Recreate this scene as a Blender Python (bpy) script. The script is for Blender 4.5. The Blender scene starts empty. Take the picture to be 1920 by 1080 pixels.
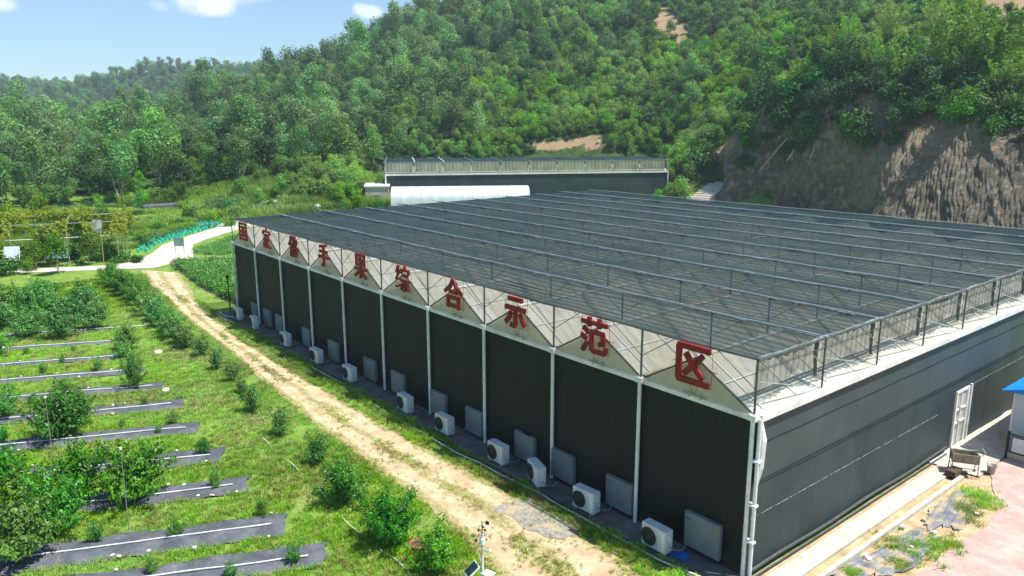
import bpy, bmesh, math, random
import numpy as np
from mathutils import Vector, Matrix
random.seed(7); rng = np.random.default_rng(7)
S = bpy.context.scene; C = S.collection
R = math.radians
# ------------------------------------------------------------------ camera
YAW, PITCH, ROLL = -0.88962, 0.21418, 0.00264
CAM = np.array([50.713, -17.093, 12.567])
cam = bpy.data.cameras.new('camera'); camo = bpy.data.objects.new('camera', cam); C.objects.link(camo)
fw = Vector((math.sin(YAW)*math.cos(PITCH), math.cos(YAW)*math.cos(PITCH), -math.sin(PITCH)))
rt = Vector((math.cos(YAW), -math.sin(YAW), 0)); up = rt.cross(fw)
r2 = rt*math.cos(ROLL)-up*math.sin(ROLL); u2 = rt*math.sin(ROLL)+up*math.cos(ROLL)
m = Matrix((r2, u2, -fw)).transposed().to_4x4(); m.translation = Vector(CAM)
camo.matrix_world = m
cam.sensor_width = 36; cam.lens = 1415.5/1920*36; cam.clip_start = .1; cam.clip_end = 4000
S.camera = camo
# ------------------------------------------------------------------ light
SUNAZ = math.atan2(.8, .6); SUNEL = R(64)
sd = Vector((math.sin(SUNAZ)*math.cos(SUNEL), math.cos(SUNAZ)*math.cos(SUNEL), math.sin(SUNEL)))
w = bpy.data.worlds.new('World'); S.world = w; w.use_nodes = True
nt = w.node_tree; N = nt.nodes; Lk = nt.links
bg = N['Background']; sky = N.new('ShaderNodeTexSky'); sky.sky_type = 'NISHITA'; sky.sun_disc = False
sky.sun_elevation = SUNEL; sky.sun_rotation = SUNAZ; sky.altitude = 200; sky.air_density = 1.0; sky.dust_density = .5; sky.ozone_density = 2.2
bg.inputs['Strength'].default_value = .095
# clouds: soft noise puffs in the sky itself
tc = N.new('ShaderNodeTexCoord')
def wmath(op, a, b=None, c=None):
    n = N.new('ShaderNodeMath'); n.operation = op
    for i, v in enumerate((a, b, c)):
        if v is None: continue
        if isinstance(v, (int, float)): n.inputs[i].default_value = v
        else: Lk.new(v, n.inputs[i])
    return n.outputs[0]
def skydir(px, py):
    return (fw + rt*((px-960)/1415.5) + up*(-(py-540)/1415.5)).normalized()
cn = N.new('ShaderNodeTexNoise'); cn.inputs['Scale'].default_value = 26; cn.inputs['Detail'].default_value = 5; cn.inputs['Roughness'].default_value = .55
Lk.new(tc.outputs['Generated'], cn.inputs['Vector'])
total = None
for d, rad, amp in [(skydir(405, 2), .037, .95), (skydir(352, -6), .036, .75), (skydir(692, 20), .019, .8), (skydir(-5, 2), .022, .8), (skydir(300, 8), .02, .35), (skydir(470, -20), .04, .5), (skydir(560, -120), .09, .8), (skydir(120, -160), .1, .7)]:
    vm = N.new('ShaderNodeVectorMath'); vm.operation = 'SUBTRACT'; Lk.new(tc.outputs['Generated'], vm.inputs[0]); vm.inputs[1].default_value = d
    sc = N.new('ShaderNodeVectorMath'); sc.operation = 'MULTIPLY'; Lk.new(vm.outputs[0], sc.inputs[0]); sc.inputs[1].default_value = (1, 1, 2.0)
    ln = N.new('ShaderNodeVectorMath'); ln.operation = 'LENGTH'; Lk.new(sc.outputs[0], ln.inputs[0])
    q = wmath('DIVIDE', ln.outputs['Value'], rad)
    q = wmath('ADD', q, wmath('MULTIPLY', wmath('SUBTRACT', cn.outputs['Fac'], .5), 1.9))
    mr = N.new('ShaderNodeMapRange'); mr.interpolation_type = 'SMOOTHSTEP'; Lk.new(q, mr.inputs[0])
    mr.inputs[1].default_value = 1.05; mr.inputs[2].default_value = .35; mr.inputs[3].default_value = 0; mr.inputs[4].default_value = amp
    total = mr.outputs[0] if total is None else wmath('MAXIMUM', total, mr.outputs[0])
mx = N.new('ShaderNodeMix'); mx.data_type = 'RGBA'; Lk.new(total, mx.inputs['Factor'])
tn_ = N.new('ShaderNodeMix'); tn_.data_type = 'RGBA'; tn_.blend_type = 'MULTIPLY'; tn_.inputs['Factor'].default_value = 1; Lk.new(sky.outputs[0], tn_.inputs['A']); tn_.inputs['B'].default_value = (.90, 1.06, 1.14, 1); Lk.new(tn_.outputs['Result'], mx.inputs['A']); mx.inputs['B'].default_value = (8.2, 8.6, 9.6, 1)
Lk.new(mx.outputs['Result'], bg.inputs['Color'])
sl = bpy.data.lights.new('sun', 'SUN'); sl.energy = 5.0; sl.angle = R(.5); sl.color = (1, .955, .88)
so = bpy.data.objects.new('sun', sl); C.objects.link(so); so.rotation_euler = sd.to_track_quat('Z', 'Y').to_euler(); so.location = (0, 0, 120)
S.view_settings.view_transform = 'Standard'; S.view_settings.look = 'None'; S.view_settings.gamma = 1; S.view_settings.exposure = .68
S.cycles.max_bounces = 6; S.cycles.transparent_max_bounces = 24; S.cycles.diffuse_bounces = 3; S.cycles.use_denoising = True
S.cycles.volume_bounces = 0; S.cycles.sample_clamp_indirect = 6

# ------------------------------------------------------------------ materials
class NT:
    def __init__(s, name):
        s.m = bpy.data.materials.new(name); s.m.use_nodes = True; s.t = s.m.node_tree; s.n = s.t.nodes; s.l = s.t.links
        s.b = s.n['Principled BSDF']; s.out = s.n['Material Output']; s.b.inputs['Roughness'].default_value = .85; s.b.inputs['Specular IOR Level'].default_value = .2
        s._p = None
    def pos(s):
        if s._p is None: s._p = s.n.new('ShaderNodeNewGeometry').outputs['Position']
        return s._p
    def set(s, sock, v):
        if hasattr(v, 'is_output'): s.l.new(v, sock)
        else: sock.default_value = v
    def noise(s, scale, detail=4, rough=.55, vec=None, dist=0):
        n = s.n.new('ShaderNodeTexNoise'); n.inputs['Scale'].default_value = scale; n.inputs['Detail'].default_value = detail
        n.inputs['Roughness'].default_value = rough; n.inputs['Distortion'].default_value = dist
        s.l.new(vec if vec is not None else s.pos(), n.inputs['Vector']); return n.outputs['Fac']
    def scale(s, v, vec=None):
        n = s.n.new('ShaderNodeVectorMath'); n.operation = 'MULTIPLY'; s.l.new(vec if vec is not None else s.pos(), n.inputs[0]); n.inputs[1].default_value = v; return n.outputs[0]
    def ramp(s, fac, a, b):
        n = s.n.new('ShaderNodeMapRange'); n.interpolation_type = 'SMOOTHSTEP'; s.l.new(fac, n.inputs[0]); n.inputs[1].default_value = a; n.inputs[2].default_value = b; return n.outputs[0]
    def mix(s, fac, a, b, mode='MIX'):
        n = s.n.new('ShaderNodeMix'); n.data_type = 'RGBA'; n.blend_type = mode
        s.set(n.inputs['Factor'], fac)
        for k, v in (('A', a), ('B', b)): s.set(n.inputs[k], v if hasattr(v, 'is_output') else (*v, 1))
        return n.outputs['Result']
    def math(s, op, a, b=0.0):
        n = s.n.new('ShaderNodeMath'); n.operation = op; s.set(n.inputs[0], a); s.set(n.inputs[1], b); return n.outputs[0]
    def attr(s, name):
        n = s.n.new('ShaderNodeAttribute'); n.attribute_name = name; return n.outputs['Fac']
    def rnd(s): return s.n.new('ShaderNodeObjectInfo').outputs['Random']
    def col(s, v): s.set(s.b.inputs['Base Color'], v if hasattr(v, 'is_output') else (*v, 1))
    def bump(s, h, strength=.4, dist=.05):
        n = s.n.new('ShaderNodeBump'); n.inputs['Strength'].default_value = strength; n.inputs['Distance'].default_value = dist
        s.l.new(h, n.inputs['Height']); s.l.new(n.outputs[0], s.b.inputs['Normal'])
MAT = {}
def simple(name, c, rough=.7, metal=0, var=.18, sc=3.0, spec=.3, dirt=None):
    k = NT(name); n = k.noise(sc, 5, .6)
    c2 = tuple(x*(1-var) for x in c); c1 = tuple(min(1, x*(1+var*.6)) for x in c)
    cc = k.mix(k.ramp(n, .3, .7), c2, c1)
    if dirt: cc = k.mix(k.math('MULTIPLY', k.ramp(k.noise(1.3, 6, .7), .48, .72), .55), cc, dirt)
    k.col(cc); k.b.inputs['Roughness'].default_value = rough; k.b.inputs['Metallic'].default_value = metal; k.b.inputs['Specular IOR Level'].default_value = spec
    MAT[name] = k.m; return k.m
def leafmat(name, ca, cb, trans=.25, rough=.6, spec=.25, hv=.25):
    k = NT(name); t = k.attr('tint'); r = k.rnd()
    c = k.mix(t, ca, cb)
    hs = k.n.new('ShaderNodeHueSaturation'); k.l.new(c, hs.inputs['Color'])
    mr = k.n.new('ShaderNodeMapRange'); k.l.new(r, mr.inputs[0]); mr.inputs[3].default_value = .475; mr.inputs[4].default_value = .53; k.l.new(mr.outputs[0], hs.inputs['Hue'])
    rr = k.math('FRACT', k.math('MULTIPLY', r, 7.31))
    mv = k.n.new('ShaderNodeMapRange'); k.l.new(rr, mv.inputs[0]); mv.inputs[3].default_value = 1-hv; mv.inputs[4].default_value = 1+hv; lc = k.n.new('ShaderNodeObjectInfo').outputs['Location']; st = k.noise(.035, 4, .65, lc); k.l.new(k.math('MULTIPLY', mv.outputs[0], k.math('ADD', .62, k.math('MULTIPLY', k.ramp(st, .3, .7), .76))), hs.inputs['Value'])
    sv_ = k.math('ADD', .82, k.math('MULTIPLY', k.ramp(k.noise(.05, 3, .6, k.scale((1, -1, 1), lc)), .3, .7), .34)); k.l.new(sv_, hs.inputs['Saturation'])
    k.l.new(hs.outputs[0], k.b.inputs['Base Color']); k.b.inputs['Roughness'].default_value = rough; k.b.inputs['Specular IOR Level'].default_value = spec
    tr = k.n.new('ShaderNodeBsdfTranslucent'); tcol = k.mix(1.0, hs.outputs[0], (1.25, 1.25, .6), 'MULTIPLY'); k.l.new(tcol, tr.inputs['Color'])
    ms = k.n.new('ShaderNodeMixShader'); ms.inputs[0].default_value = trans
    k.l.new(k.b.outputs[0], ms.inputs[1]); k.l.new(tr.outputs[0], ms.inputs[2]); k.l.new(ms.outputs[0], k.out.inputs['Surface'])
    MAT[name] = k.m; return k.m
leafmat('leaf_forest', (.085, .20, .052), (.21, .37, .11), .35, hv=.38)
leafmat('leaf_dark', (.022, .072, .020), (.065, .16, .036), .3, hv=.35)
leafmat('leaf_young', (.10, .23, .022), (.21, .38, .045), .4, hv=.3)
leafmat('leaf_shrub', (.027, .098, .015), (.085, .22, .029), .3, hv=.45)
leafmat('leaf_bamboo', (.11, .25, .018), (.24, .42, .04), .35)
leafmat('leaf_citrus', (.025, .105, .012), (.105, .30, .028), .28, .45, .35, .22)
leafmat('leaf_bed', (.06, .19, .024), (.14, .35, .045), .35, .5, .4, .2)
leafmat('leaf_vine', (.17, .28, .025), (.36, .46, .06), .45)
leafmat('blade_green', (.17, .34, .03), (.36, .55, .08), .45, .6, .2, .3)
leafmat('blade_dry', (.22, .24, .07), (.40, .37, .15), .3, .7, .2, .3)
leafmat('blade_tall', (.12, .25, .03), (.29, .42, .09), .3, .6, .2, .25)
simple('bark', (.16, .12, .085), .9, 0, .4, 6); simple('bark_pale', (.34, .31, .25), .85, 0, .4, 5)
simple('steel_tube', (.52, .54, .53), .45, .6, .2, 4, .5); simple('white_pipe', (.72, .73, .72), .4, 0, .15, 5, .4, (.35, .31, .25))
simple('dark_steel', (.10, .12, .115), .5, .5, .2, 5); simple('white_alu', (.80, .80, .76), .45, 0, .1, 3)
simple('red_paint', (.23, .008, .011), .5, 0, .3, 2.2, .35); simple('ac_white', (.60, .63, .63), .4, 0, .08, 3, .4, (.45, .42, .36))
simple('fan_dark', (.02, .022, .024), .5); simple('panel_grey', (.17, .20, .205), .55, 0, .15, 2, .3, (.12, .12, .10))
simple('concrete', (.52, .49, .43), .9, 0, .2, 1.6, .2, (.30, .26, .19)); simple('concrete_painted_shade', (.15, .145, .13), .95, 0, .35, 1.2, .2, (.07, .07, .05))
simple('kerb_concrete', (.52, .48, .41), .9, 0, .2, 2.2, .2, (.40, .32, .20))
simple('channel_bed', (.46, .36, .20), .9, 0, .35, 1.6); simple('terracotta', (.36, .115, .05), .75, 0, .25, 6)
simple('soil_dark', (.10, .07, .045), .95, 0, .4, 8); simple('stone_white', (.62, .60, .54), .85, 0, .2, 6)
simple('blue_sheet', (.012, .25, .72), .35, 0, .12, 2, .5); simple('shed_panel', (.50, .56, .60), .5, 0, .06, 1.5, .4); simple('shed_trim', (.62, .65, .66), .5)
simple('black_iron', (.018, .02, .02), .5); simple('rust_metal', (.36, .29, .20), .8, .2, .35, 5); simple('zinc', (.38, .38, .36), .5, .4, .3, 5)
simple('tunnel_film', (.58, .62, .65), .4, 0, .12, .9, .5); simple('turquoise', (.05, .66, .52), .6, 0, .35, 4); simple('board_green', (.16, .30, .26), .4, 0, .25, 2, .5)
simple('board_white', (.66, .71, .72), .45, 0, .12, 2.5); simple('cloth_white', (.80, .80, .82), .7); simple('blue_plastic', (.02, .12, .42), .45)
simple('beige_wall', (.50, .46, .36), .9, 0, .15, .8); simple('bamboo_cane', (.36, .36, .14), .6); simple('dead_wood', (.42, .38, .31), .9)
simple('solar_cell', (.012, .022, .06), .2, 0, .2, 10, .6); simple('hose_pale', (.62, .60, .44), .6); simple('gutter_white', (.74, .73, .68), .6, 0, .15, 2, .3, (.45, .42, .33))
# weed fabric: woven, sun-bleached, dusted
k = NT('weed_fabric'); c = k.mix(k.ramp(k.noise(1.1, 5, .65), .35, .7), (.070, .077, .092), (.135, .145, .165)); c = k.mix(k.math('MULTIPLY', k.ramp(k.noise(5, 5, .7), .56, .75), .75), c, (.30, .24, .155)); k.col(c); k.b.inputs['Roughness'].default_value = .75; k.bump(k.noise(7, 4), .5, .04); MAT['weed_fabric'] = k.m
# side walls of the shade houses: dense black netting with faint panel changes
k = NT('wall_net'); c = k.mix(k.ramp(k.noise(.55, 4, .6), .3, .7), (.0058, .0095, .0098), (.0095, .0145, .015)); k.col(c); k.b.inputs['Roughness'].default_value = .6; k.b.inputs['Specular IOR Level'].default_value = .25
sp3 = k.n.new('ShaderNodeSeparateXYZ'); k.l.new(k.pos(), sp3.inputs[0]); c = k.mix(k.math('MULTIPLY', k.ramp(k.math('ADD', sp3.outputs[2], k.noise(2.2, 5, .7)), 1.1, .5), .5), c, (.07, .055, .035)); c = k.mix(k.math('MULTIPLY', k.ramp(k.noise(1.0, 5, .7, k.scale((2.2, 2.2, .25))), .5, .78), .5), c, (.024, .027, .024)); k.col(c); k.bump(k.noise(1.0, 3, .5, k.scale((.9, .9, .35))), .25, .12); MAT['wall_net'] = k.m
k = NT('wall_net_painted_sun'); c = k.mix(k.ramp(k.noise(.4, 4, .6), .3, .7), (.029, .043, .046), (.046, .064, .067)); c = k.mix(k.math('MULTIPLY', k.ramp(k.noise(2.5, 5, .7, k.scale((1, 1, .25))), .5, .75), .4), c, (.085, .09, .08)); k.col(c); k.b.inputs['Roughness'].default_value = .6; k.bump(k.noise(1.4, 3, .5, k.scale((.9, .9, .3))), .12, .06); MAT['wall_net_painted_sun'] = k.m  # lighter copy of the black netting, grazing sunlight put into its colour
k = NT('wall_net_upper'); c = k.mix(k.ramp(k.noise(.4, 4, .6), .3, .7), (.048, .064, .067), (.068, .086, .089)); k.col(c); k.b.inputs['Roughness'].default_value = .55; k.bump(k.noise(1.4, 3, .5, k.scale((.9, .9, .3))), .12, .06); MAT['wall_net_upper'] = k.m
# see-through shade netting overhead
def netmat(name, ca, cb, op0, op1, stretch):
    k = NT(name); n = k.noise(1.0, 5, .66, k.scale(stretch)); c = k.mix(k.ramp(n, .34, .66), ca, cb); n2 = k.noise(1.0, 4, .7, k.scale((stretch[0]*1.8, stretch[1]*4, stretch[2]))); c = k.mix(k.math('MULTIPLY', k.ramp(n2, .58, .78), .55), c, tuple(v*2.2 for v in cb)); c = k.mix(k.math('MULTIPLY', k.ramp(n2, .44, .30), .6), c, tuple(v*.5 for v in ca)); k.bump(n2, .5, .03)
    k.col(c); k.b.inputs['Roughness'].default_value = .6; k.b.inputs['Specular IOR Level'].default_value = .10
    tr = k.n.new('ShaderNodeBsdfTransparent'); ms = k.n.new('ShaderNodeMixShader')
    mr = k.n.new('ShaderNodeMapRange'); k.l.new(n, mr.inputs[0]); mr.inputs[1].default_value = .3; mr.inputs[2].default_value = .7; mr.inputs[3].default_value = op0; mr.inputs[4].default_value = op1
    ge = k.n.new('ShaderNodeNewGeometry'); dt = k.n.new('ShaderNodeVectorMath'); dt.operation = 'DOT_PRODUCT'; k.l.new(ge.outputs['Normal'], dt.inputs[0]); k.l.new(ge.outputs['Incoming'], dt.inputs[1])
    cs = k.math('MAXIMUM', k.math('ABSOLUTE', dt.outputs['Value']), .08)
    k.l.new(k.math('SUBTRACT', 1.0, k.math('POWER', k.math('SUBTRACT', 1.0, mr.outputs[0]), k.math('DIVIDE', 1.0, cs))), ms.inputs[0]); k.l.new(tr.outputs[0], ms.inputs[1]); k.l.new(k.b.outputs[0], ms.inputs[2]); k.l.new(ms.outputs[0], k.out.inputs['Surface']); MAT[name] = k.m
netmat('shade_netting', (.010, .021, .022), (.027, .046, .045), .36, .54, (.35, 3.2, 1))
simple('curtain_beige', (.44, .41, .31), .9, 0, .25, .5, .1)
netmat('curtain_netting', (.07, .08, .065), (.13, .14, .115), .12, .42, (1, 3.5, .4))
# dusty polyethylene roof film, lets some light through
k = NT('roof_film'); c = k.mix(k.ramp(k.noise(.5, 4, .6), .3, .7), (.70, .68, .55), (.82, .81, .72)); c = k.mix(k.math('MULTIPLY', k.ramp(k.noise(2.1, 5, .7), .5, .75), .5), c, (.42, .38, .27)); k.col(c); k.b.inputs['Roughness'].default_value = .45
tr = k.n.new('ShaderNodeBsdfTranslucent'); k.l.new(c, tr.inputs['Color']); ms = k.n.new('ShaderNodeMixShader'); ms.inputs[0].default_value = .45
k.l.new(k.b.outputs[0], ms.inputs[1]); k.l.new(tr.outputs[0], ms.inputs[2]); k.l.new(ms.outputs[0], k.out.inputs['Surface']); MAT['roof_film'] = k.m
k = NT('gable_film'); c = k.mix(k.ramp(k.noise(.6, 5, .65), .3, .7), (.66, .65, .54), (.80, .79, .70)); k.col(c); k.b.inputs['Roughness'].default_value = .4
tr = k.n.new('ShaderNodeBsdfTranslucent'); k.l.new(c, tr.inputs['Color']); tp_ = k.n.new('ShaderNodeBsdfTransparent'); ms = k.n.new('ShaderNodeMixShader'); ms.inputs[0].default_value = .6; m2 = k.n.new('ShaderNodeMixShader'); m2.inputs[0].default_value = .16
k.l.new(k.b.outputs[0], ms.inputs[1]); k.l.new(tr.outputs[0], ms.inputs[2]); k.l.new(ms.outputs[0], m2.inputs[1]); k.l.new(tp_.outputs[0], m2.inputs[2]); k.l.new(m2.outputs[0], k.out.inputs['Surface']); MAT['gable_film'] = k.m
# ground
k = NT('ground_mat'); so_ = k.attr('soil'); dr = k.attr('dry'); wi = k.attr('wild')
g = k.mix(k.ramp(k.noise(.9, 5, .65), .3, .7), (.095, .195, .024), (.185, .30, .05))
g = k.mix(k.ramp(k.noise(4.5, 4, .6), .42, .75), g, (.21, .30, .06))
dfac = k.ramp(k.math('ADD', k.math('SUBTRACT', k.noise(.55, 5, .7), .5), dr), .38, .66)
g = k.mix(dfac, g, k.mix(k.ramp(k.noise(6, 4), .35, .7), (.27, .235, .10), (.42, .34, .17)))
g = k.mix(wi, g, k.mix(k.ramp(k.noise(.8, 5, .7), .35, .65), (.022, .05, .012), (.07, .105, .026)))
soilc = k.mix(k.ramp(k.noise(1.6, 6, .65), .3, .7), (.36, .25, .13), (.54, .42, .27)); soilc = k.mix(k.math('MULTIPLY', k.ramp(k.noise(9, 4, .7), .55, .7), .5), soilc, (.24, .18, .11))
soilc = k.mix(k.math('MULTIPLY', wi, .8), soilc, k.mix(k.noise(.7, 5, .7), (.17, .115, .06), (.36, .25, .145)))
sf = k.ramp(k.math('ADD', k.math('MULTIPLY', k.math('SUBTRACT', k.noise(1.3, 6, .7), .5), 1.1), so_), .38, .62)
k.col(k.mix(sf, g, soilc)); k.b.inputs['Roughness'].default_value = .95; k.bump(k.noise(5, 5, .65), .6, .08); MAT['ground_mat'] = k.m
# dirt track: pale sand, two worn ruts, stubble along the crown and edges
k = NT('track_mat'); rut = k.attr('rut')
c = k.mix(k.ramp(k.noise(1.0, 6, .65), .3, .7), (.40, .30, .175), (.60, .49, .32)); c = k.mix(k.math('MULTIPLY', k.ramp(k.noise(7, 5, .7), .55, .72), .55), c, (.30, .235, .13))
gf = k.ramp(k.math('ADD', k.math('MULTIPLY', k.math('SUBTRACT', k.noise(1.1, 6, .75), .5), 1.5), k.math('SUBTRACT', .78, rut)), .36, .72)
c = k.mix(k.math('MULTIPLY', gf, .85), c, k.mix(k.ramp(k.noise(8, 3), .4, .65), (.22, .21, .07), (.40, .345, .16)))
k.col(c); k.b.inputs['Roughness'].default_value = .95; k.bump(k.noise(6, 5, .7), .55, .06); MAT['track_mat'] = k.m
k = NT('pale_path'); c = k.mix(k.ramp(k.noise(.6, 6, .65), .3, .7), (.46, .40, .34), (.60, .54, .47)); c = k.mix(k.math('MULTIPLY', k.ramp(k.noise(4, 5, .7), .55, .75), .4), c, (.42, .33, .22)); k.col(c); k.bump(k.noise(9, 4), .3, .02); MAT['pale_path'] = k.m
k = NT('pink_paving'); c = k.mix(k.ramp(k.noise(.8, 6, .7), .35, .7), (.47, .32, .285), (.60, .46, .41))
br = k.n.new('ShaderNodeTexBrick'); k.l.new(k.pos(), br.inputs['Vector']); br.inputs['Scale'].default_value = 4; br.inputs['Mortar Size'].default_value = .018; br.inputs['Color1'].default_value = (1, 1, 1, 1); br.inputs['Color2'].default_value = (.86, .84, .84, 1); br.inputs['Mortar'].default_value = (.6, .55, .5, 1)
c = k.mix(.8, c, br.outputs['Color'], 'MULTIPLY'); c = k.mix(k.math('MULTIPLY', k.ramp(k.noise(1.7, 6, .75), .5, .7), .7), c, (.50, .42, .33)); c = k.mix(k.math('MULTIPLY', k.ramp(k.noise(6, 6, .75), .58, .72), .5), c, (.30, .24, .19)); k.col(c); k.b.inputs['Roughness'].default_value = .9; MAT['pink_paving'] = k.m
# cut bank: banded subsoil scraped in vertical digger grooves
k = NT('cliff_mat'); c = k.mix(k.ramp(k.noise(.16, 6, .65), .32, .68), (.115, .097, .072), (.245, .205, .15)); c = k.mix(k.ramp(k.noise(.8, 7, .78), .45, .66), c, (.40, .34, .25)); c = k.mix(k.math('MULTIPLY', k.ramp(k.noise(1.3, 7, .8), .53, .62), .8), c, (.085, .065, .04)); c = k.mix(k.math('MULTIPLY', k.ramp(k.noise(1.0, 5, .7, k.scale((2.0, 2.0, .22))), .52, .66), .7), c, (.11, .085, .052))
c = k.mix(k.math('MULTIPLY', k.ramp(k.noise(.35, 6, .7), .56, .72), .8), c, (.10, .12, .045)); c = k.mix(k.math('MULTIPLY', k.attr('scar'), .8), c, k.mix(k.ramp(k.noise(.9, 4), .3, .7), (.38, .28, .17), (.52, .41, .27)))
k.col(c); k.b.inputs['Roughness'].default_value = .95; k.bump(k.noise(2.2, 8, .8), 1.0, .5); MAT['cliff_mat'] = k.m
k = NT('seam_thread'); k.col(k.mix(k.ramp(k.noise(9, 2, .5), .42, .55), (.05, .06, .06), (.30, .31, .29))); MAT['seam_thread'] = k.m
k = NT('gravel'); c = k.mix(k.ramp(k.noise(9, 5, .75), .35, .65), (.20, .19, .165), (.36, .335, .29)); c = k.mix(k.ramp(k.noise(1.5, 5, .7), .48, .66), c, (.44, .35, .20)); k.col(c); k.bump(k.noise(14, 4), .6, .03); MAT['gravel'] = k.m
simple('gathered_net', (.17, .20, .20), .7, 0, .6, 6); simple('curtain_bunch_net', (.10, .115, .10), .8, 0, .3, 8)
k = NT('sheet_grey'); c = k.mix(k.ramp(k.noise(2.0, 6, .7), .3, .7), (.13, .14, .16), (.26, .27, .29)); c = k.mix(k.ramp(k.noise(1.6, 6, .72), .46, .58), c, k.mix(k.noise(5, 4), (.34, .25, .14), (.50, .40, .27))); k.col(c); k.b.inputs['Roughness'].default_value = .5; k.bump(k.noise(4, 5, .65), .8, .05); MAT['sheet_grey'] = k.m
# ------------------------------------------------------------------ helpers
def tag(o, label=None, cat=None, group=None, kind=None):
    if label: o['label'] = label
    if cat: o['category'] = cat
    if group: o['group'] = group
    if kind: o['kind'] = kind
    return o
def thing(name, label, cat, loc=(0, 0, 0), rz=0, group=None):
    o = bpy.data.objects.new(name, None); C.objects.link(o); o.location = loc; o.rotation_euler = (0, 0, rz); o.empty_display_size = .3
    return tag(o, label, cat, group)
def link(name, me, parent=None):
    o = bpy.data.objects.new(name, me); C.objects.link(o)
    if parent is not None: o.parent = parent
    return o
def copy_tree(o, parent=None):
    c = o.copy(); C.objects.link(c); c.parent = parent
    for ch in list(o.children): copy_tree(ch, c)
    return c
class MB:
    def __init__(s): s.v = []; s.f = []; s.mi = []; s.cur = 0
    def add(s, vs, fs):
        b = len(s.v); s.v += [tuple(map(float, p)) for p in vs]; s.f += [tuple(i+b for i in q) for q in fs]; s.mi += [s.cur]*len(fs); return s
    def box(s, a, b, bev=0):
        x0, y0, z0 = a; x1, y1, z1 = b
        if bev:
            bm = bmesh.new(); bmesh.ops.create_cube(bm, size=1, matrix=Matrix.Translation(((x0+x1)/2, (y0+y1)/2, (z0+z1)/2)) @ Matrix.Diagonal((x1-x0, y1-y0, z1-z0, 1)))
            bmesh.ops.bevel(bm, geom=bm.edges[:], offset=bev, segments=2, affect='EDGES', profile=.6)
            bm.verts.index_update(); s.add([v.co for v in bm.verts], [[v.index for v in f.verts] for f in bm.faces]); bm.free(); return s
        return s.add([(x0,y0,z0),(x1,y0,z0),(x1,y1,z0),(x0,y1,z0),(x0,y0,z1),(x1,y0,z1),(x1,y1,z1),(x0,y1,z1)], [(0,3,2,1),(4,5,6,7),(0,1,5,4),(1,2,6,5),(2,3,7,6),(3,0,4,7)])
    def path(s, pts, rad, n=7, cap=True):
        pts = [Vector(p) for p in pts]; k = len(pts); rads = rad if isinstance(rad, (list, tuple)) else [rad]*k
        vs = []; ref = None
        for i, p in enumerate(pts):
            d = (pts[min(i+1, k-1)]-pts[max(i-1, 0)]).normalized()
            if ref is None: ref = d.orthogonal().normalized()
            ref = (ref-d*ref.dot(d)).normalized(); bn = d.cross(ref)
            for j in range(n):
                a = 2*math.pi*j/n; vs.append(p+(ref*math.cos(a)+bn*math.sin(a))*rads[i])
        fs = [(i*n+j, i*n+(j+1) % n, (i+1)*n+(j+1) % n, (i+1)*n+j) for i in range(k-1) for j in range(n)]
        if cap: fs += [tuple(reversed(range(n))), tuple((k-1)*n+j for j in range(n))]
        return s.add(vs, fs)
    def disc(s, c, ax, r, th, n=20):
        ax = Vector(ax).normalized(); return s.path([Vector(c), Vector(c)+ax*th], r, n)
    def lathe(s, prof, c=(0, 0, 0), n=18):
        vs = [(c[0]+r*math.cos(2*math.pi*j/n), c[1]+r*math.sin(2*math.pi*j/n), c[2]+z) for r, z in prof for j in range(n)]
        return s.add(vs, [(i*n+j, i*n+(j+1) % n, (i+1)*n+(j+1) % n, (i+1)*n+j) for i in range(len(prof)-1) for j in range(n)])
    def prism(s, poly, fn, d0, d1):
        n = len(poly); vs = [fn(x, z, d0) for x, z in poly]+[fn(x, z, d1) for x, z in poly]
        return s.add(vs, [tuple(range(n)), tuple(reversed(range(n, 2*n)))]+[(i, i+n, (i+1) % n+n, (i+1) % n) for i in range(n)])
    def mesh(s, name, mats, smooth=False):
        me = bpy.data.meshes.new(name); me.from_pydata(s.v, [], s.f); 
        for mt in (mats if isinstance(mats, (list, tuple)) else [mats]): me.materials.append(MAT[mt])
        if len(me.materials) > 1: me.polygons.foreach_set('material_index', s.mi)
        bm = bmesh.new(); bm.from_mesh(me); bmesh.ops.recalc_face_normals(bm, faces=bm.faces[:]); bm.to_mesh(me); bm.free()
        if smooth: me.polygons.foreach_set('use_smooth', [True]*len(me.polygons))
        me.update(); return me
    def build(s, name, mats, parent=None, smooth=False): return link(name, s.mesh(name, mats, smooth), parent)
def gridmesh(name, X, Y, Z, mat, attrs=None, smooth=True):
    ny, nx = X.shape; co = np.stack([X, Y, Z], -1).reshape(-1, 3)
    i = np.arange(ny*nx).reshape(ny, nx); q = np.stack([i[:-1, :-1], i[:-1, 1:], i[1:, 1:], i[1:, :-1]], -1).reshape(-1, 4)
    me = rawmesh(name, co, q, mat)
    if smooth: me.polygons.foreach_set('use_smooth', np.ones(len(q), bool))
    for a, v in (attrs or {}).items():
        at = me.attributes.new(a, 'FLOAT', 'POINT'); at.data.foreach_set('value', np.asarray(v, np.float32).ravel())
    return me
def rawmesh(name, co, q, mat):
    me = bpy.data.meshes.new(name); n = len(q); k = q.shape[1]
    me.vertices.add(len(co)); me.vertices.foreach_set('co', np.asarray(co, np.float32).ravel())
    me.loops.add(n*k); me.loops.foreach_set('vertex_index', np.asarray(q, np.int32).ravel())
    me.polygons.add(n); me.polygons.foreach_set('loop_start', np.arange(0, n*k, k, dtype=np.int32)); me.polygons.foreach_set('loop_total', np.full(n, k, np.int32))
    me.materials.append(MAT[mat]); me.update(calc_edges=True); return me
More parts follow.
